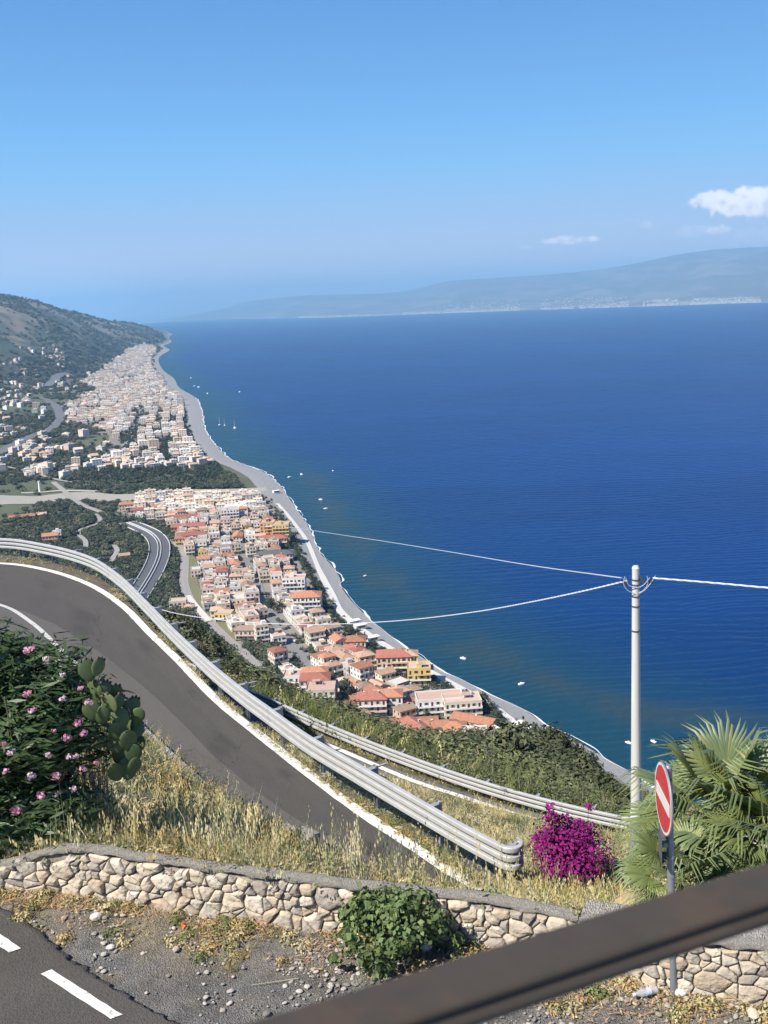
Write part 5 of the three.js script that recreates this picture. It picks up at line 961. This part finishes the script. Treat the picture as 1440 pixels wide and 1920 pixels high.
// ---------------------------------------------------------------- oleander and prickly pear at the left
{
  const f = onStrip(lineA, lineM, 95, 1572), o = thing('oleander_bush', 'large dark oleander bush with pink flowers at the left edge', 'bush', [f.x, f.y, f.z]), R = rng(701);
  const cloud = leafCloud(13500, 700, { rx: 1.5, ry: 1.62, rz: 1.0, leaf: 0.095, slim: 0.17, lumps: 30, lumpSize: 0.42, quad: true, tone: 0.8, droop: -0.9, bottom: -0.85, shell: 0.4 });
  const crown = mesh('foliage', cloud, leafMat([0.058, 0.094, 0.034], 0.42), o); crown.position.set(-0.55, 1.38, 0); tag(crown, null, null, null, 'stuff');
  const skirt = mesh('foliage', leafCloud(6500, 705, { rx: 1.55, ry: 0.62, rz: 0.95, leaf: 0.09, slim: 0.18, lumps: 22, lumpSize: 0.42, quad: true, tone: 0.8, droop: -0.9, bottom: -0.8, shell: 0.4 }), crown.material, o); skirt.position.set(-0.62, 0.45, 0.1); tag(skirt, null, null, null, 'stuff');
  const stems = []; for (let k = 0; k < 26; k++) { const a = R() * 6.28, r = 0.3 * R(), e = V(Math.cos(a) * (0.5 + R() * 0.6) - 0.25, 1.2 + R() * 0.9, Math.sin(a) * (0.4 + R() * 0.5)); stems.push(tubeBetween(V(Math.cos(a) * r - 0.2, -0.05, Math.sin(a) * r), e, 0.016, 0.007, 5)); }
  mesh('stems', mergeGeometries(stems), mat([0.12, 0.10, 0.07], 0.9), o);
  const petal = (seed) => leafCloud(30, seed, { rx: 0.06, ry: 0.05, rz: 0.06, leaf: 0.02, slim: 0.85, quad: true, tone: 0.5, lumps: 6, shell: 0.8 }), petals = [petal(1), petal(2), petal(3)], pinks = [leafMat([0.60, 0.33, 0.40], 0.6), leafMat([0.66, 0.47, 0.50], 0.6), leafMat([0.56, 0.25, 0.34], 0.6)];
  const spots = [[88, 1235], [66, 1330], [100, 1370], [150, 1290], [165, 1318], [120, 1310], [20, 1410], [8, 1395], [90, 1415], [130, 1420], [145, 1418], [12, 1445], [60, 1455], [105, 1455], [155, 1442], [80, 1490], [110, 1488], [150, 1355], [50, 1300], [115, 1265], [85, 1240], [52, 1218], [60, 1332], [160, 1375], [125, 1385], [135, 1480], [180, 1430], [30, 1520]];
  const dc = Math.hypot(f.x, f.z);
  for (const [x, y] of spots) { const r = ray(x, y), k = (dc - 0.72 - 0.25 * R() + (1400 - y) * 0.0016) / Math.hypot(r.x, r.z), m = mesh('flower_cluster', petals[Math.floor(R() * 3)], pinks[Math.floor(R() * 3)], o); m.position.set(r.x * k - f.x, H + r.y * k - f.y, r.z * k - f.z); m.rotation.y = R() * 6; m.scale.setScalar(0.55 + R() * 0.55); }
  // prickly pear
  const g = onStrip(lineA, lineM, 232, 1545), p = thing('prickly_pear', 'prickly pear cactus with rounded green pads beside the oleander', 'cactus', [g.x, g.y, g.z]), padG = (() => { const s = new THREE.SphereGeometry(1, 18, 14), q = s.attributes.position; for (let i = 0; i < q.count; i++) { const y = q.getY(i), k = 1 - 0.22 * Math.max(0, -y) ** 1.5; q.setXYZ(i, q.getX(i) * k * 0.78, y, q.getZ(i) * 0.16); } s.computeVertexNormals(); return s; })();
  const padM = [[0.085, 0.12, 0.042], [0.062, 0.095, 0.036], [0.11, 0.14, 0.05]].map((c) => mat(c, 0.6, { map: plaster })), dg = dc - 0.25;
  const fruitM = mat([0.07, 0.04, 0.03], 0.7), fruit = new THREE.SphereGeometry(0.018, 8, 6).scale(1, 1.5, 1);
  for (const [x, y, s, roll, yaw] of [[165, 1256, 0.155, 0.1, 0.3], [184, 1250, 0.12, -0.5, 0.8], [178, 1295, 0.15, 0.2, -0.4], [172, 1332, 0.15, 0, 0.2], [196, 1292, 0.11, -0.4, 0.6], [192, 1340, 0.13, -0.3, 0.2], [216, 1300, 0.13, -0.2, 0.4], [205, 1318, 0.14, 0.5, -0.3], [222, 1316, 0.11, -0.6, 0.9], [236, 1330, 0.13, -0.5, 0.2], [225, 1346, 0.15, 0.2, 0.1], [251, 1322, 0.11, -0.3, 0.5], [258, 1342, 0.12, -0.4, 0.1], [244, 1356, 0.14, 0, -0.5], [222, 1372, 0.15, 0.4, 0.3], [256, 1370, 0.12, -0.7, 0.3], [214, 1395, 0.13, 0.5, 0.2], [240, 1388, 0.15, -0.1, 0.5], [262, 1394, 0.11, -0.5, -0.4], [250, 1412, 0.14, -0.2, 0.1], [226, 1420, 0.15, 0.3, -0.2], [240, 1440, 0.16, 0, 0.3], [218, 1448, 0.14, 0.2, 0.6], [252, 1436, 0.12, -0.4, 0.6]]) {
    const r = ray(x, y), k = (dg - 0.1 + 0.3 * (R() - 0.5)) / Math.hypot(r.x, r.z), m = mesh('pad', padG, padM[Math.floor(R() * 3)], p); m.position.set(r.x * k - g.x, H + r.y * k - g.y, r.z * k - g.z); m.rotation.set(-0.25 + R() * 0.5, yaw, roll); m.scale.setScalar(s * 0.9);
    if (y < 1330) for (let q = 0; q < 3; q++) { const fr = mesh('fruit', fruit, fruitM, m); fr.scale.setScalar(1 / s); fr.position.set((q - 1) * 0.4, 0.95 - Math.abs(q - 1) * 0.12, 0); }
  }
}
// ---------------------------------------------------------------- bougainvillea, caper bush, canes
{
  const f = onLevel(1072, 1686, H - 10.3), o = thing('bougainvillea', 'round magenta bougainvillea bush beside the end of the guardrail', 'bush', [f.x, f.y, f.z]), R = rng(801);
  const c = mesh('blossom', leafCloud(8000, 800, { rx: 0.92, ry: 0.88, rz: 0.82, leaf: 0.027, slim: 0.85, quad: true, tone: 0.75, lumps: 26, lumpSize: 0.4, bottom: -0.85, shell: 0.55 }), leafMat([0.215, 0.010, 0.135], 0.7), o); c.position.y = 0.74; tag(c, 'dense magenta bracts', null, null, 'stuff');
  const l = mesh('leaves', leafCloud(700, 802, { rx: 0.84, ry: 0.7, rz: 0.76, leaf: 0.035, slim: 0.6, quad: true, lumps: 10, lumpSize: 0.5, bottom: -0.9 }), leafMat([0.05, 0.075, 0.025]), o); l.position.y = 0.6; tag(l, null, null, null, 'stuff');
  const sh = []; for (let k = 0; k < 9; k++) { const a = V((R() - 0.6) * 0.9, 1.1 + R() * 0.3, (R() - 0.5) * 0.5), b = a.clone().add(V((R() - 0.65) * 0.5, 0.2 + R() * 0.35, 0.1)); sh.push(tubeBetween(a, b, 0.006, 0.004, 4)); const m = mesh('shoot_blossom', leafCloud(26, 810 + k, { rx: 0.09, ry: 0.08, rz: 0.09, leaf: 0.03, slim: 0.85, quad: true, tone: 0.6 }), leafMat([0.25, 0.012, 0.16], 0.7), o); m.position.copy(b); }
  mesh('shoots', mergeGeometries(sh), mat([0.1, 0.08, 0.05], 0.9), o);
}
{
  const f = near(738, 1792), o = thing('caper_bush', 'green leafy bush growing against the stone wall near the middle', 'bush', [f.x, f.y, f.z]);
  const c = mesh('foliage', leafCloud(3400, 820, { rx: 0.76, ry: 0.46, rz: 0.48, leaf: 0.026, slim: 0.75, quad: true, tone: 0.7, lumps: 30, lumpSize: 0.33, bottom: -0.72, shell: 0.35 }), leafMat([0.125, 0.17, 0.06], 0.6), o); c.position.y = 0.32; tag(c, null, null, null, 'stuff');
  const sprig = leafCloud(60, 826, { rx: 0.06, ry: 0.16, rz: 0.06, leaf: 0.022, slim: 0.75, quad: true, tone: 0.7, lumps: 6, lumpSize: 0.4 }), RS = rng(827);
  for (let k = 0; k < 26; k++) { const a = RS() * 6.28, m = tag(mesh('sprig', sprig, c.material, o), null, null, null, 'stuff'), h = RS(); m.position.set(Math.cos(a) * (0.62 - 0.3 * h), 0.12 + 0.5 * h, Math.sin(a) * (0.4 - 0.2 * h) + 0.05); m.rotation.set((RS() - 0.3) * 1.2, RS() * 6, -Math.cos(a) * 0.9); m.scale.setScalar(0.7 + RS() * 0.8); }
  const R = rng(823), st = []; for (let k = 0; k < 18; k++) { const a = R() * 6.28; st.push(tubeBetween(V(0, 0, 0), V(Math.cos(a) * 0.4, 0.2 + R() * 0.45, Math.sin(a) * 0.3), 0.006, 0.003, 4)); } mesh('stems', mergeGeometries(st), mat([0.13, 0.11, 0.06], 0.9), o);
  const g = onStrip(lineA, lineM, 178, 1560), q = thing('dry_canes', 'clump of upright reddish brown dry canes before the oleander', 'canes', [g.x, g.y, g.z]), cs = [], hs = [];
  for (let k = 0; k < 46; k++) { const x = (R() - 0.5) * 0.42, z = (R() - 0.2) * 0.3, h = 0.7 + R() * 0.75, lean = V((R() - 0.5) * 0.32, h, (R() - 0.5) * 0.2); cs.push(tubeBetween(V(x, 0, z), V(x, 0, z).add(lean), 0.006, 0.0035, 4)); for (let j = 0; j < 5; j++) { const t = 0.55 + 0.45 * R(), b = V(x, 0, z).addScaledVector(lean, t); cs.push(tubeBetween(b, b.clone().add(V((R() - 0.5) * 0.22, 0.06 + R() * 0.12, (R() - 0.5) * 0.2)), 0.003, 0.002, 3)); } }
  mesh('canes', mergeGeometries(cs), mat([0.30, 0.19, 0.115], 0.9), q);
  const h = mesh('seed_heads', leafCloud(420, 830, { rx: 0.34, ry: 0.5, rz: 0.25, leaf: 0.02, slim: 0.5, tone: 0.5, lumps: 12 }), leafMat([0.32, 0.22, 0.14], 0.9), q); h.position.y = 1.0; tag(h, null, null, null, 'stuff');
}
// ---------------------------------------------------------------- shrubs of the slope below the lower guardrail
{
  const R = rng(900), clump = [0, 1, 2].map((k) => leafCloud(1500, 910 + k, { leaf: 0.085, slim: 0.5, ry: 0.85, quad: true, tone: 0.7, lumps: 16, lumpSize: 0.45, shell: 0.5 })), olive = [[0.060, 0.073, 0.030], [0.074, 0.086, 0.035], [0.052, 0.065, 0.028]].map((c) => leafMat(c, 0.7));
  const wood = mat([0.1, 0.08, 0.06], 0.95), trunk = mergeGeometries([tubeBetween(V(0, -1.4, 0), V(0.1, 0.2, 0), 0.06, 0.03, 6), tubeBetween(V(0, -1.2, 0), V(-0.35, 0.2, 0.1), 0.045, 0.02, 6), tubeBetween(V(0, -1.1, 0), V(0.4, 0.15, -0.1), 0.045, 0.02, 6)]);
  const big = [[945, 1424, 42, 60, 'left shoulder of the large olive green thicket above the near end of town'], [998, 1404, 50, 66, 'rounded crown of the large olive green thicket'], [1040, 1408, 42, 63, 'right crown of the large olive green thicket, against the beach'], [1082, 1440, 34, 56, 'olive green shrub running down to the right of the thicket'], [1118, 1466, 27, 50, 'low olive green shrub left of the pole'], [985, 1456, 46, 52, 'lower front of the large thicket'], [1050, 1470, 42, 50, 'shrub right above the lower guardrail, below the thicket crown'], [900, 1446, 34, 56, 'shrub at the left foot of the thicket'], [1105, 1505, 32, 46, 'shrub left of the pole, close above the lower guardrail'], [1150, 1492, 24, 48, 'small shrub touching the pole on its left'], [1225, 1520, 22, 42, 'shrub seen between the pole and the palm'], [850, 1444, 30, 54, 'shrub below the lowest houses'], [775, 1398, 26, 66, 'dark shrub under the long terracotta roof'], [730, 1382, 24, 66, 'dark shrub left of the one under the terracotta roof'], [655, 1350, 24, 70, 'dark shrub below the main street end'], [560, 1312, 18, 76, 'shrub below the bright white corner house'], [930, 1470, 30, 48, 'round shrub above the middle of the lower guardrail']];
  big.forEach(([x, y, r, d, label], i) => { const c = atDist(x, y, d), s = r * d / F * 1.15, o = thing('shrub', label, 'shrub', [c.x, c.y, c.z], R() * 6, 'shrubs on the slope below the guardrail'); const k = mesh('crown', clump[i % 3], olive[i % 3], o); k.scale.set(s * 1.15, s * (i < 3 ? 1.28 : 1.05), s * 1.15); mesh('stems', trunk, wood, o).scale.setScalar(s); });
  const small = [0, 1].map((k) => leafCloud(520, 930 + k, { leaf: 0.11, slim: 0.4, ry: 0.8, quad: true, tone: 0.75, lumps: 10, shell: 0.4 })), mats = [[], []], cols = [[], []];
  for (let k = 0; k < 5200; k++) {
    const u = R(), v = R() ** 1.25, p = loftAt(lineF, lineG, u, 0.03 + v * 1.02); p.y += (fbm(p.x * 0.25, p.z * 0.25, 4) - 0.5) * 1.6;
    const [px, py] = toPx(p); if (px < -80 || px > 1900) continue;
    const n = fbm(p.x * 0.12 + 5, p.z * 0.12, 3), s = ((v < 0.12 ? 0.22 : 0.38) + R() * 0.45 + 0.9 * R() ** 4 * Math.min(1, v * 4)) * (px > 1080 ? 0.7 : 1), grassy = n > 0.52 || R() < 0.2, dryP = !grassy && fbm(p.x * 0.3, p.z * 0.3 + 9, 3) > 0.56, t = 0.6 + 0.75 * R(), c = dryP ? C(0.22 * t, 0.185 * t, 0.085 * t) : grassy ? C(0.11 * t, 0.12 * t, 0.05 * t) : C(0.07 * t, 0.08 * t, 0.035 * t);
    const w = k % 2; mats[w].push(M4(p.x, p.y + s * 0.3, p.z, R() * 6, s * (0.9 + 0.5 * R()), s * (0.6 + 0.4 * R()), s)); cols[w].push(c);
  }
  const tall = [[], [], []], tcol = [[], [], []];
  for (let k = 0; k < 420; k++) { const u = R(), v = 0.12 + 0.9 * R(), p = loftAt(lineF, lineG, u, v), [px] = toPx(p); if (px < 200 || px > 1090 || fbm(p.x * 0.09 + 2, p.z * 0.09, 3) < 0.47) continue; const s = 0.8 + 1.0 * R() ** 2, t = 0.55 + 0.6 * R(); p.y += s * 0.35; tall[k % 3].push(M4(p.x, p.y, p.z, R() * 6, s, s * (0.8 + 0.5 * R()), s)); tcol[k % 3].push(C(0.075 * t, 0.085 * t, 0.038 * t)); }
  const g = tag(new THREE.Group(), 'green scrub covering the steep slope below the lower guardrail', 'scrub', null, 'stuff'); g.name = numbered('scrub'); scene.add(g);
  small.forEach((q, i) => instanced('scrub_clumps', q, foliage, mats[i], cols[i], g)); clump.forEach((q, i) => instanced('tall_scrub', q, foliage, tall[i], tcol[i], g));
}
// ---------------------------------------------------------------- grasses
function tuft(seed, blades, hMin, hMax, spread, w, heads = 0) {
  const R = rng(seed), pos = [], idx = [], col = [];
  for (let b = 0; b < blades; b++) {
    const a = R() * 6.28, h = hMin + (hMax - hMin) * R(), x = Math.cos(a) * spread * R() * 0.35, z = Math.sin(a) * spread * R() * 0.35, lean = spread * (0.4 + R()) * h / hMax, ex = Math.cos(a) * lean, ez = Math.sin(a) * lean, px = -Math.sin(a + R()) * w, pz = Math.cos(a + R()) * w, tn = 0.7 + 0.6 * R(), c = [tn, tn * (0.94 + 0.1 * R()), tn * (0.85 + 0.2 * R())], s = pos.length / 3, dip = R() < 0.3 ? 0.25 : 0;
    pos.push(x - px, 0, z - pz, x + px, 0, z + pz, x + ex * 0.4 - px * 0.8, h * 0.6, z + ez * 0.4 - pz * 0.8, x + ex * 0.4 + px * 0.8, h * 0.6, z + ez * 0.4 + pz * 0.8, x + ex, h * (1 - dip), z + ez); for (let q = 0; q < 5; q++) col.push(...c);
    idx.push(s, s + 1, s + 3, s, s + 3, s + 2, s + 2, s + 3, s + 4);
    if (b < heads) for (let k = 0; k < 7; k++) { const t = 0.72 + 0.28 * k / 6, hx = x + ex * t + (R() - 0.5) * 0.05, hy = h * t - 0.015 - R() * 0.03, hz = z + ez * t + (R() - 0.5) * 0.05, r = 0.0035 + 0.004 * R(), q = pos.length / 3, l = 0.016 + 0.016 * R(); pos.push(hx, hy + l, hz, hx + r, hy, hz + r, hx - r, hy, hz - r, hx, hy - l, hz); for (let m = 0; m < 4; m++) col.push(c[0] * 1.1, c[1] * 1.06, c[2]); idx.push(q, q + 1, q + 2, q + 1, q + 3, q + 2); }
  }
  return geo(pos, idx, col);
}
{
  const R = rng(1000), kinds = [tuft(1, 24, 0.06, 0.20, 0.2, 0.0038), tuft(2, 18, 0.10, 0.34, 0.24, 0.0034, 5), tuft(3, 7, 0.35, 0.85, 0.3, 0.0026, 6), leafCloud(130, 4, { rx: 0.2, ry: 0.18, rz: 0.2, leaf: 0.03, slim: 0.5, quad: true, tone: 0.6, lumps: 7 }), tuft(5, 34, 0.03, 0.11, 0.2, 0.004)], mats = kinds.map(() => []), cols = kinds.map(() => []);
  const straw = [0.44, 0.375, 0.20], pale = [0.50, 0.455, 0.29], gold = [0.40, 0.29, 0.125], green = [0.17, 0.20, 0.07], sage = [0.22, 0.235, 0.125];
  const put = (p, k, c, s = 1) => { const t = 0.8 + 0.4 * R(); mats[k].push(M4(p.x, p.y - 0.015, p.z, R() * 6.28, s * (0.75 + 0.5 * R()), s * (0.7 + 0.6 * R()), s * (0.75 + 0.5 * R()))); cols[k].push(C(c[0] * t, c[1] * t, c[2] * t)); };
  const pickC = (n, g) => { const r = R(); return r < g ? (R() < 0.5 ? green : sage) : n > 0.52 ? (r < 0.6 + g * 0.4 ? straw : pale) : r > 0.75 ? gold : straw; };
  // behind the wall
  for (let k = 0; k < 4600; k++) {
    const u = R(), v = R() ** 1.2, p = loftAt(lineA, lineM, u, v), [px] = toPx(p); if (px < -60 || px > 1900 || (px > 560 && px < 1010 && R() < 0.84) || (px >= 1010 && R() < 0.4)) continue;
    p.y += (fbm(p.x * 2.2, p.z * 2.2, 4) - 0.5) * 0.25 * Math.min(1, 6 * v * (1 - v));
    const n = fbm(p.x * 1.4, p.z * 1.4, 3), g = px < 260 ? 0.4 : px < 600 ? 0.22 : 0.35; if (px < 130 && R() < 0.6) continue;
    put(p, R() < (px > 380 && px < 960 ? 0.03 : 0.01) ? 2 : R() < 0.5 ? 0 : R() < 0.72 ? 1 : 3, pickC(n, g), px > 1000 ? 0.9 : 1);
  }
  for (let k = 0; k < 4600; k++) {
    const u = R(), v = R() * 0.97, p = loftAt(lineM, lineB, u, v), [px] = toPx(p); if (px < -60 || px > 1900) continue;
    p.y += (fbm(p.x * 2.2, p.z * 2.2, 4) - 0.5) * 0.3 * Math.min(1, 6 * v * (1 - v));
    if (px > 560 && px < 1010 && R() < 0.9) continue;
    put(p, R() < 0.03 ? 2 : R() < 0.5 ? 0 : R() < 0.6 ? 1 : 3, pickC(fbm(p.x * 1.4, p.z * 1.4, 3), 0.4), 0.95);
  }
  // tall oats standing up before the road
  for (const [x0, x1, n] of [[400, 520, 14], [590, 700, 12], [720, 800, 7], [800, 960, 6], [280, 400, 8]]) for (let k = 0; k < n; k++) { const p = onStripFast(lerp(x0, x1, R()), R() * 0.6); put(p, 2, R() < 0.6 ? pale : sage, 1.05); }
  function onStripFast(px, v) { return loftAt(lineA, lineM, wallToU(px), v); }
  function wallToU(px) { const xs = [-160, -60, 100, 300, 450, 600, 780, 960, 1180, 1440, 2200]; let i = 0; while (i < 9 && xs[i + 1] < px) i++; return (i + (px - xs[i]) / (xs[i + 1] - xs[i])) / 10; }
  // verge of the hairpin and the embankment
  for (let k = 0; k < 3600; k++) {
    const u = R(), v = 0.12 + 0.88 * R() ** 0.7, p = loftAt(lineC, lineD, u, v), [px] = toPx(p); if (px < -40 || px > 1500) continue;
    const n = fbm(p.x * 0.9 + 4, p.z * 0.9, 3); if (px < 560 && (n < 0.5 || R() < 0.5)) continue;
    put(p, px < 560 ? 4 : R() < 0.5 ? 0 : R() < 0.6 ? 4 : R() < 0.7 ? 3 : 1, pickC(n, 0.4), px < 560 ? 0.9 : px > 980 ? 1.0 : 0.55);
  }
  for (let k = 0; k < 6000; k++) { const u = R(), v = R() * 0.95, p = loftAt(lineD, lineE, u, v), [px] = toPx(p); if (px < 500 || px > 1900) continue; p.y += (fbm(p.x, p.z, 4) - 0.5) * 0.6 * Math.min(1, 6 * v * (1 - v)); if (v < 0.08 && px < 960) continue; put(p, R() < 0.4 ? 1 : R() < 0.8 ? 0 : 3, pickC(fbm(p.x * 0.6, p.z * 0.6, 3) + 0.12, px > 960 ? 0.4 : 0.22), 1.0); }
  for (let k = 0; k < 2600; k++) { const u = R(), p = loftAt(lineE, lineF, u, 0.86 + 0.2 * R()), [px] = toPx(p); if (px < 300 || px > 1900) continue; if (p.distanceTo(V(0, H, 0)) < 5) continue; put(p, R() < 0.5 ? 0 : R() < 0.3 ? 1 : 4, pickC(0.6, 0.35), 1.0); }
  for (let k = 0; k < 9000; k++) { const u = R(), p = loftAt(lineF, lineG, u, R() * 0.8), [px] = toPx(p); if (px < 250 || px > 1150 || (px > 700 && R() < 0.7)) continue; const n = fbm(p.x * 0.12 + 5, p.z * 0.12, 3); if (n < 0.47) continue; p.y += (fbm(p.x * 0.25, p.z * 0.25, 4) - 0.5) * 1.6; put(p, 1, R() < 0.85 ? [0.125, 0.15, 0.055] : straw, 2.4); }
  // weeds and dry grass before the wall
  for (let k = 0; k < 1500; k++) { const s = R() * wallLen, f = wallFrame(s), dd = R() ** 2 * 0.75, p = f.p.clone().addScaledVector(f.out, 0.03 + dd); const n = fbm(p.x * 3, p.z * 3, 3); if (n < 0.47) continue; p.y = H - 6 - 0.01; put(p, R() < 0.6 ? 4 : R() < 0.5 ? 0 : 3, R() < 0.3 ? green : R() < 0.6 ? gold : straw, 0.55); }
  const g = tag(new THREE.Group(), 'dry straw coloured grass and green weeds over banks and verges', 'grass', null, 'stuff'); g.name = numbered('dry_grass'); scene.add(g);
  const gm = new THREE.MeshPhysicalMaterial({ color: 0xffffff, vertexColors: true, roughness: 0.85, side: THREE.DoubleSide, transmission: 0.2, thickness: 0, specularIntensity: 0.3 });
  kinds.forEach((q, i) => instanced(['short_grass', 'tall_grass', 'wild_oats', 'weeds', 'turf'][i], q, gm, mats[i], cols[i], g));
}
// ---------------------------------------------------------------- litter, pebbles, rubble
{
  const R = rng(1100), rock = (seed) => { const q = new THREE.IcosahedronGeometry(1, 1), p = q.attributes.position; for (let i = 0; i < p.count; i++) { const v = V(p.getX(i), p.getY(i), p.getZ(i)), k = 0.72 + 0.55 * fbm(v.x * 1.7 + seed, v.y * 1.7 + v.z * 1.3, 3); p.setXYZ(i, v.x * k, v.y * k * 0.72, v.z * k); } q.computeVertexNormals(); return q; };
  const rocks = [rock(1), rock(5), rock(9)], mats = [[], [], []], cols = [[], [], []], straws = [], sc = [];
  for (let k = 0; k < 9000; k++) {
    const px = R() * 1500 - 30, py = 1690 + R() * 260, p = near(px, py); if (px < 330 && py > 1690 + 0.68 * px + 6) continue;
    const cl = fbm(p.x * 2.4 + 3, p.z * 2.4, 3); if (R() > smoothstep(cl, 0.38, 0.66)) continue;
    const s = 0.004 + 0.022 * R() ** 4, w = k % 3, t = 0.16 + 0.34 * R(); mats[w].push(M4(p.x, p.y + s * 0.25, p.z, R() * 6, s * (1 + 0.5 * R()), s * 0.75, s * (0.8 + 0.5 * R()))); cols[w].push(C(t, t * (0.9 + 0.06 * R()), t * 0.83));
  }
  // rubble at the left end of the bank
  for (let k = 0; k < 70; k++) { const p = loftAt(lineA, lineM, 0.07 + R() * 0.14, 0.02 + R() * 0.5), s = 0.03 + 0.10 * R() ** 2, w = k % 3, t = 0.32 + 0.2 * R(); mats[w].push(M4(p.x, p.y + s * 0.2, p.z, R() * 6, s * 1.3, s, s)); cols[w].push(C(t, t * 0.91, t * 0.8)); }
  const g = tag(new THREE.Group(), 'pale pebbles and rubble strewn on the ground', 'pebbles', null, 'stuff'); g.name = numbered('pebbles'); scene.add(g);
  rocks.forEach((q, i) => instanced('loose_stones', q, mat([1, 1, 1], 0.95, { map: rockTex }), mats[i], cols[i], g));
  // dead leaves and straw
  const leaf = geo([-0.5, 0, -0.12, 0.0, 0.10, -0.2, 0.5, 0.02, 0, 0.02, 0.06, 0.22, -0.02, 0.13, 0], [0, 1, 4, 1, 2, 4, 2, 3, 4, 3, 0, 4]);
  for (let k = 0; k < 9000; k++) {
    const s = R() * wallLen, f = wallFrame(s), [wx] = toPx(f.p), wide = wx > 1000 ? 0.75 : wx > 160 && wx < 900 ? 0.62 : 0.3, dd = R() ** 1.5 * wide, p = f.p.clone().addScaledVector(f.out, 0.02 + dd), n = fbm(p.x * 2.6 + 9, p.z * 2.6, 3); if (R() > smoothstep(n + (wx > 1000 ? 0.12 : 0), 0.42, 0.62)) continue;
    const z = 0.014 + 0.03 * R(), c = R(), t = 0.75 + 0.5 * R(); straws.push(new THREE.Matrix4().compose(V(p.x, H - 6 + 0.006 + R() * 0.03, p.z), new THREE.Quaternion().setFromEuler(new THREE.Euler((R() - 0.5) * 0.9, R() * 6.28, (R() - 0.5) * 0.9)), V(z * (1 + R() * 1.6), z, z * (0.35 + 0.6 * R()))));
    sc.push(c < 0.5 ? C(0.38 * t, 0.23 * t, 0.10 * t) : c < 0.8 ? C(0.42 * t, 0.32 * t, 0.17 * t) : C(0.30 * t, 0.15 * t, 0.07 * t));
  }
  tag(instanced('dead_leaves', leaf, mat([1, 1, 1], 0.9, { side: THREE.DoubleSide }), straws, sc), 'dry orange leaves and straw along the foot of the wall', 'leaf litter');
  // single things one can point to
  const b = near(1213, 1868), bt = thing('plastic_bottle', 'crushed clear plastic bottle lying on dry leaves left of the sign post', 'bottle', [b.x, b.y + 0.045, b.z], 0.25), clear = new THREE.MeshPhysicalMaterial({ color: C(0.85, 0.87, 0.9), roughness: 0.15, transmission: 0.75, thickness: 0, side: THREE.DoubleSide });
  mesh('body', new THREE.LatheGeometry([[0.0, -0.1], [0.03, -0.1], [0.034, -0.085], [0.031, -0.04], [0.034, 0.0], [0.031, 0.04], [0.033, 0.06], [0.014, 0.1], [0.014, 0.115]].map((q) => new THREE.Vector2(...q)), 18).rotateZ(Math.PI / 2), clear, bt); mesh('cap', new THREE.CylinderGeometry(0.016, 0.016, 0.018, 14).rotateZ(Math.PI / 2).translate(-0.123, 0, 0), mat([0.6, 0.62, 0.65], 0.4), bt); mesh('label_band', new THREE.CylinderGeometry(0.0348, 0.0348, 0.045, 18, 1, true).rotateZ(Math.PI / 2).translate(0.01, 0, 0), mat([0.42, 0.44, 0.55], 0.5, { side: THREE.DoubleSide }), bt);
  const stone = (px, py, s, label, c, y = 0) => { const p = near(px, py), m = tag(mesh('stone_block', rocks[Math.floor(R() * 3)], mat(c, 0.95, { map: rockTex }),), label, 'stone'); m.position.set(p.x, p.y + s * 0.4 + y, p.z); m.scale.set(s * 1.2, s, s); m.rotation.y = R() * 6; return m; };
  stone(1240, 1850, 0.045, 'white stone left of the foot of the sign post', [0.62, 0.59, 0.53]); stone(1276, 1864, 0.05, 'white stone right of the foot of the sign post', [0.64, 0.60, 0.53]); stone(1412, 1904, 0.05, 'pale stone at the lower right corner before the wall', [0.55, 0.48, 0.38]); stone(180, 1722, 0.055, 'flat white stone on the gravel before the left wall', [0.58, 0.56, 0.53]); stone(208, 1778, 0.035, 'small white stone near the crumbling road edge', [0.58, 0.56, 0.53]); stone(330, 1782, 0.035, 'pinkish stone among the pebbles', [0.5, 0.38, 0.32]); stone(800, 1778, 0.05, 'white stone under the right side of the leafy bush', [0.6, 0.58, 0.54]); stone(675, 1735, 0.05, 'pale stone leaning on the wall left of the leafy bush', [0.58, 0.57, 0.54], 0.03); stone(890, 1768, 0.05, 'orange tan stone loose at the wall foot right of the bush', [0.48, 0.34, 0.22]);
  { const p = near(1292, 1850), m = tag(mesh('brick', box(0.12, 0.07, 0.09), mat([0.30, 0.13, 0.09], 0.95, { map: rockTex })), 'broken red brick at the wall foot right of the sign post', 'brick'); m.position.set(p.x, p.y + 0.05, p.z); m.rotation.set(0.2, 0.6, 0.15); }
  { const p = near(346, 1742), m = tag(mesh('orange_peel', leafCloud(14, 1190, { rx: 0.04, ry: 0.03, rz: 0.04, leaf: 0.024, slim: 0.8, quad: true }), leafMat([0.55, 0.16, 0.05], 0.6)), 'crumpled orange scrap in the dry grass before the wall', 'litter'); m.position.set(p.x, p.y + 0.03, p.z); }
  { const p = onStrip(lineC, lineD, 607, 1458), m = tag(mesh('paper_scrap', leafCloud(8, 1195, { rx: 0.05, ry: 0.04, rz: 0.05, leaf: 0.05, slim: 0.9, quad: true }), leafMat([0.6, 0.6, 0.6], 0.8)), 'white scrap of paper on the verge between line and guardrail', 'litter'); m.position.set(p.x, p.y + 0.05, p.z); }
  { const p = near(560, 1838), q = near(470, 1850), m = tag(mesh('twig', tubeBetween(p.clone().setY(H - 5.98), q.clone().setY(H - 5.985), 0.004, 0.003, 5), mat([0.34, 0.29, 0.21], 0.9)), 'long thin dry twig on the gravel left of the handrail', 'twig'); }
}

renderer.render(scene, camera);
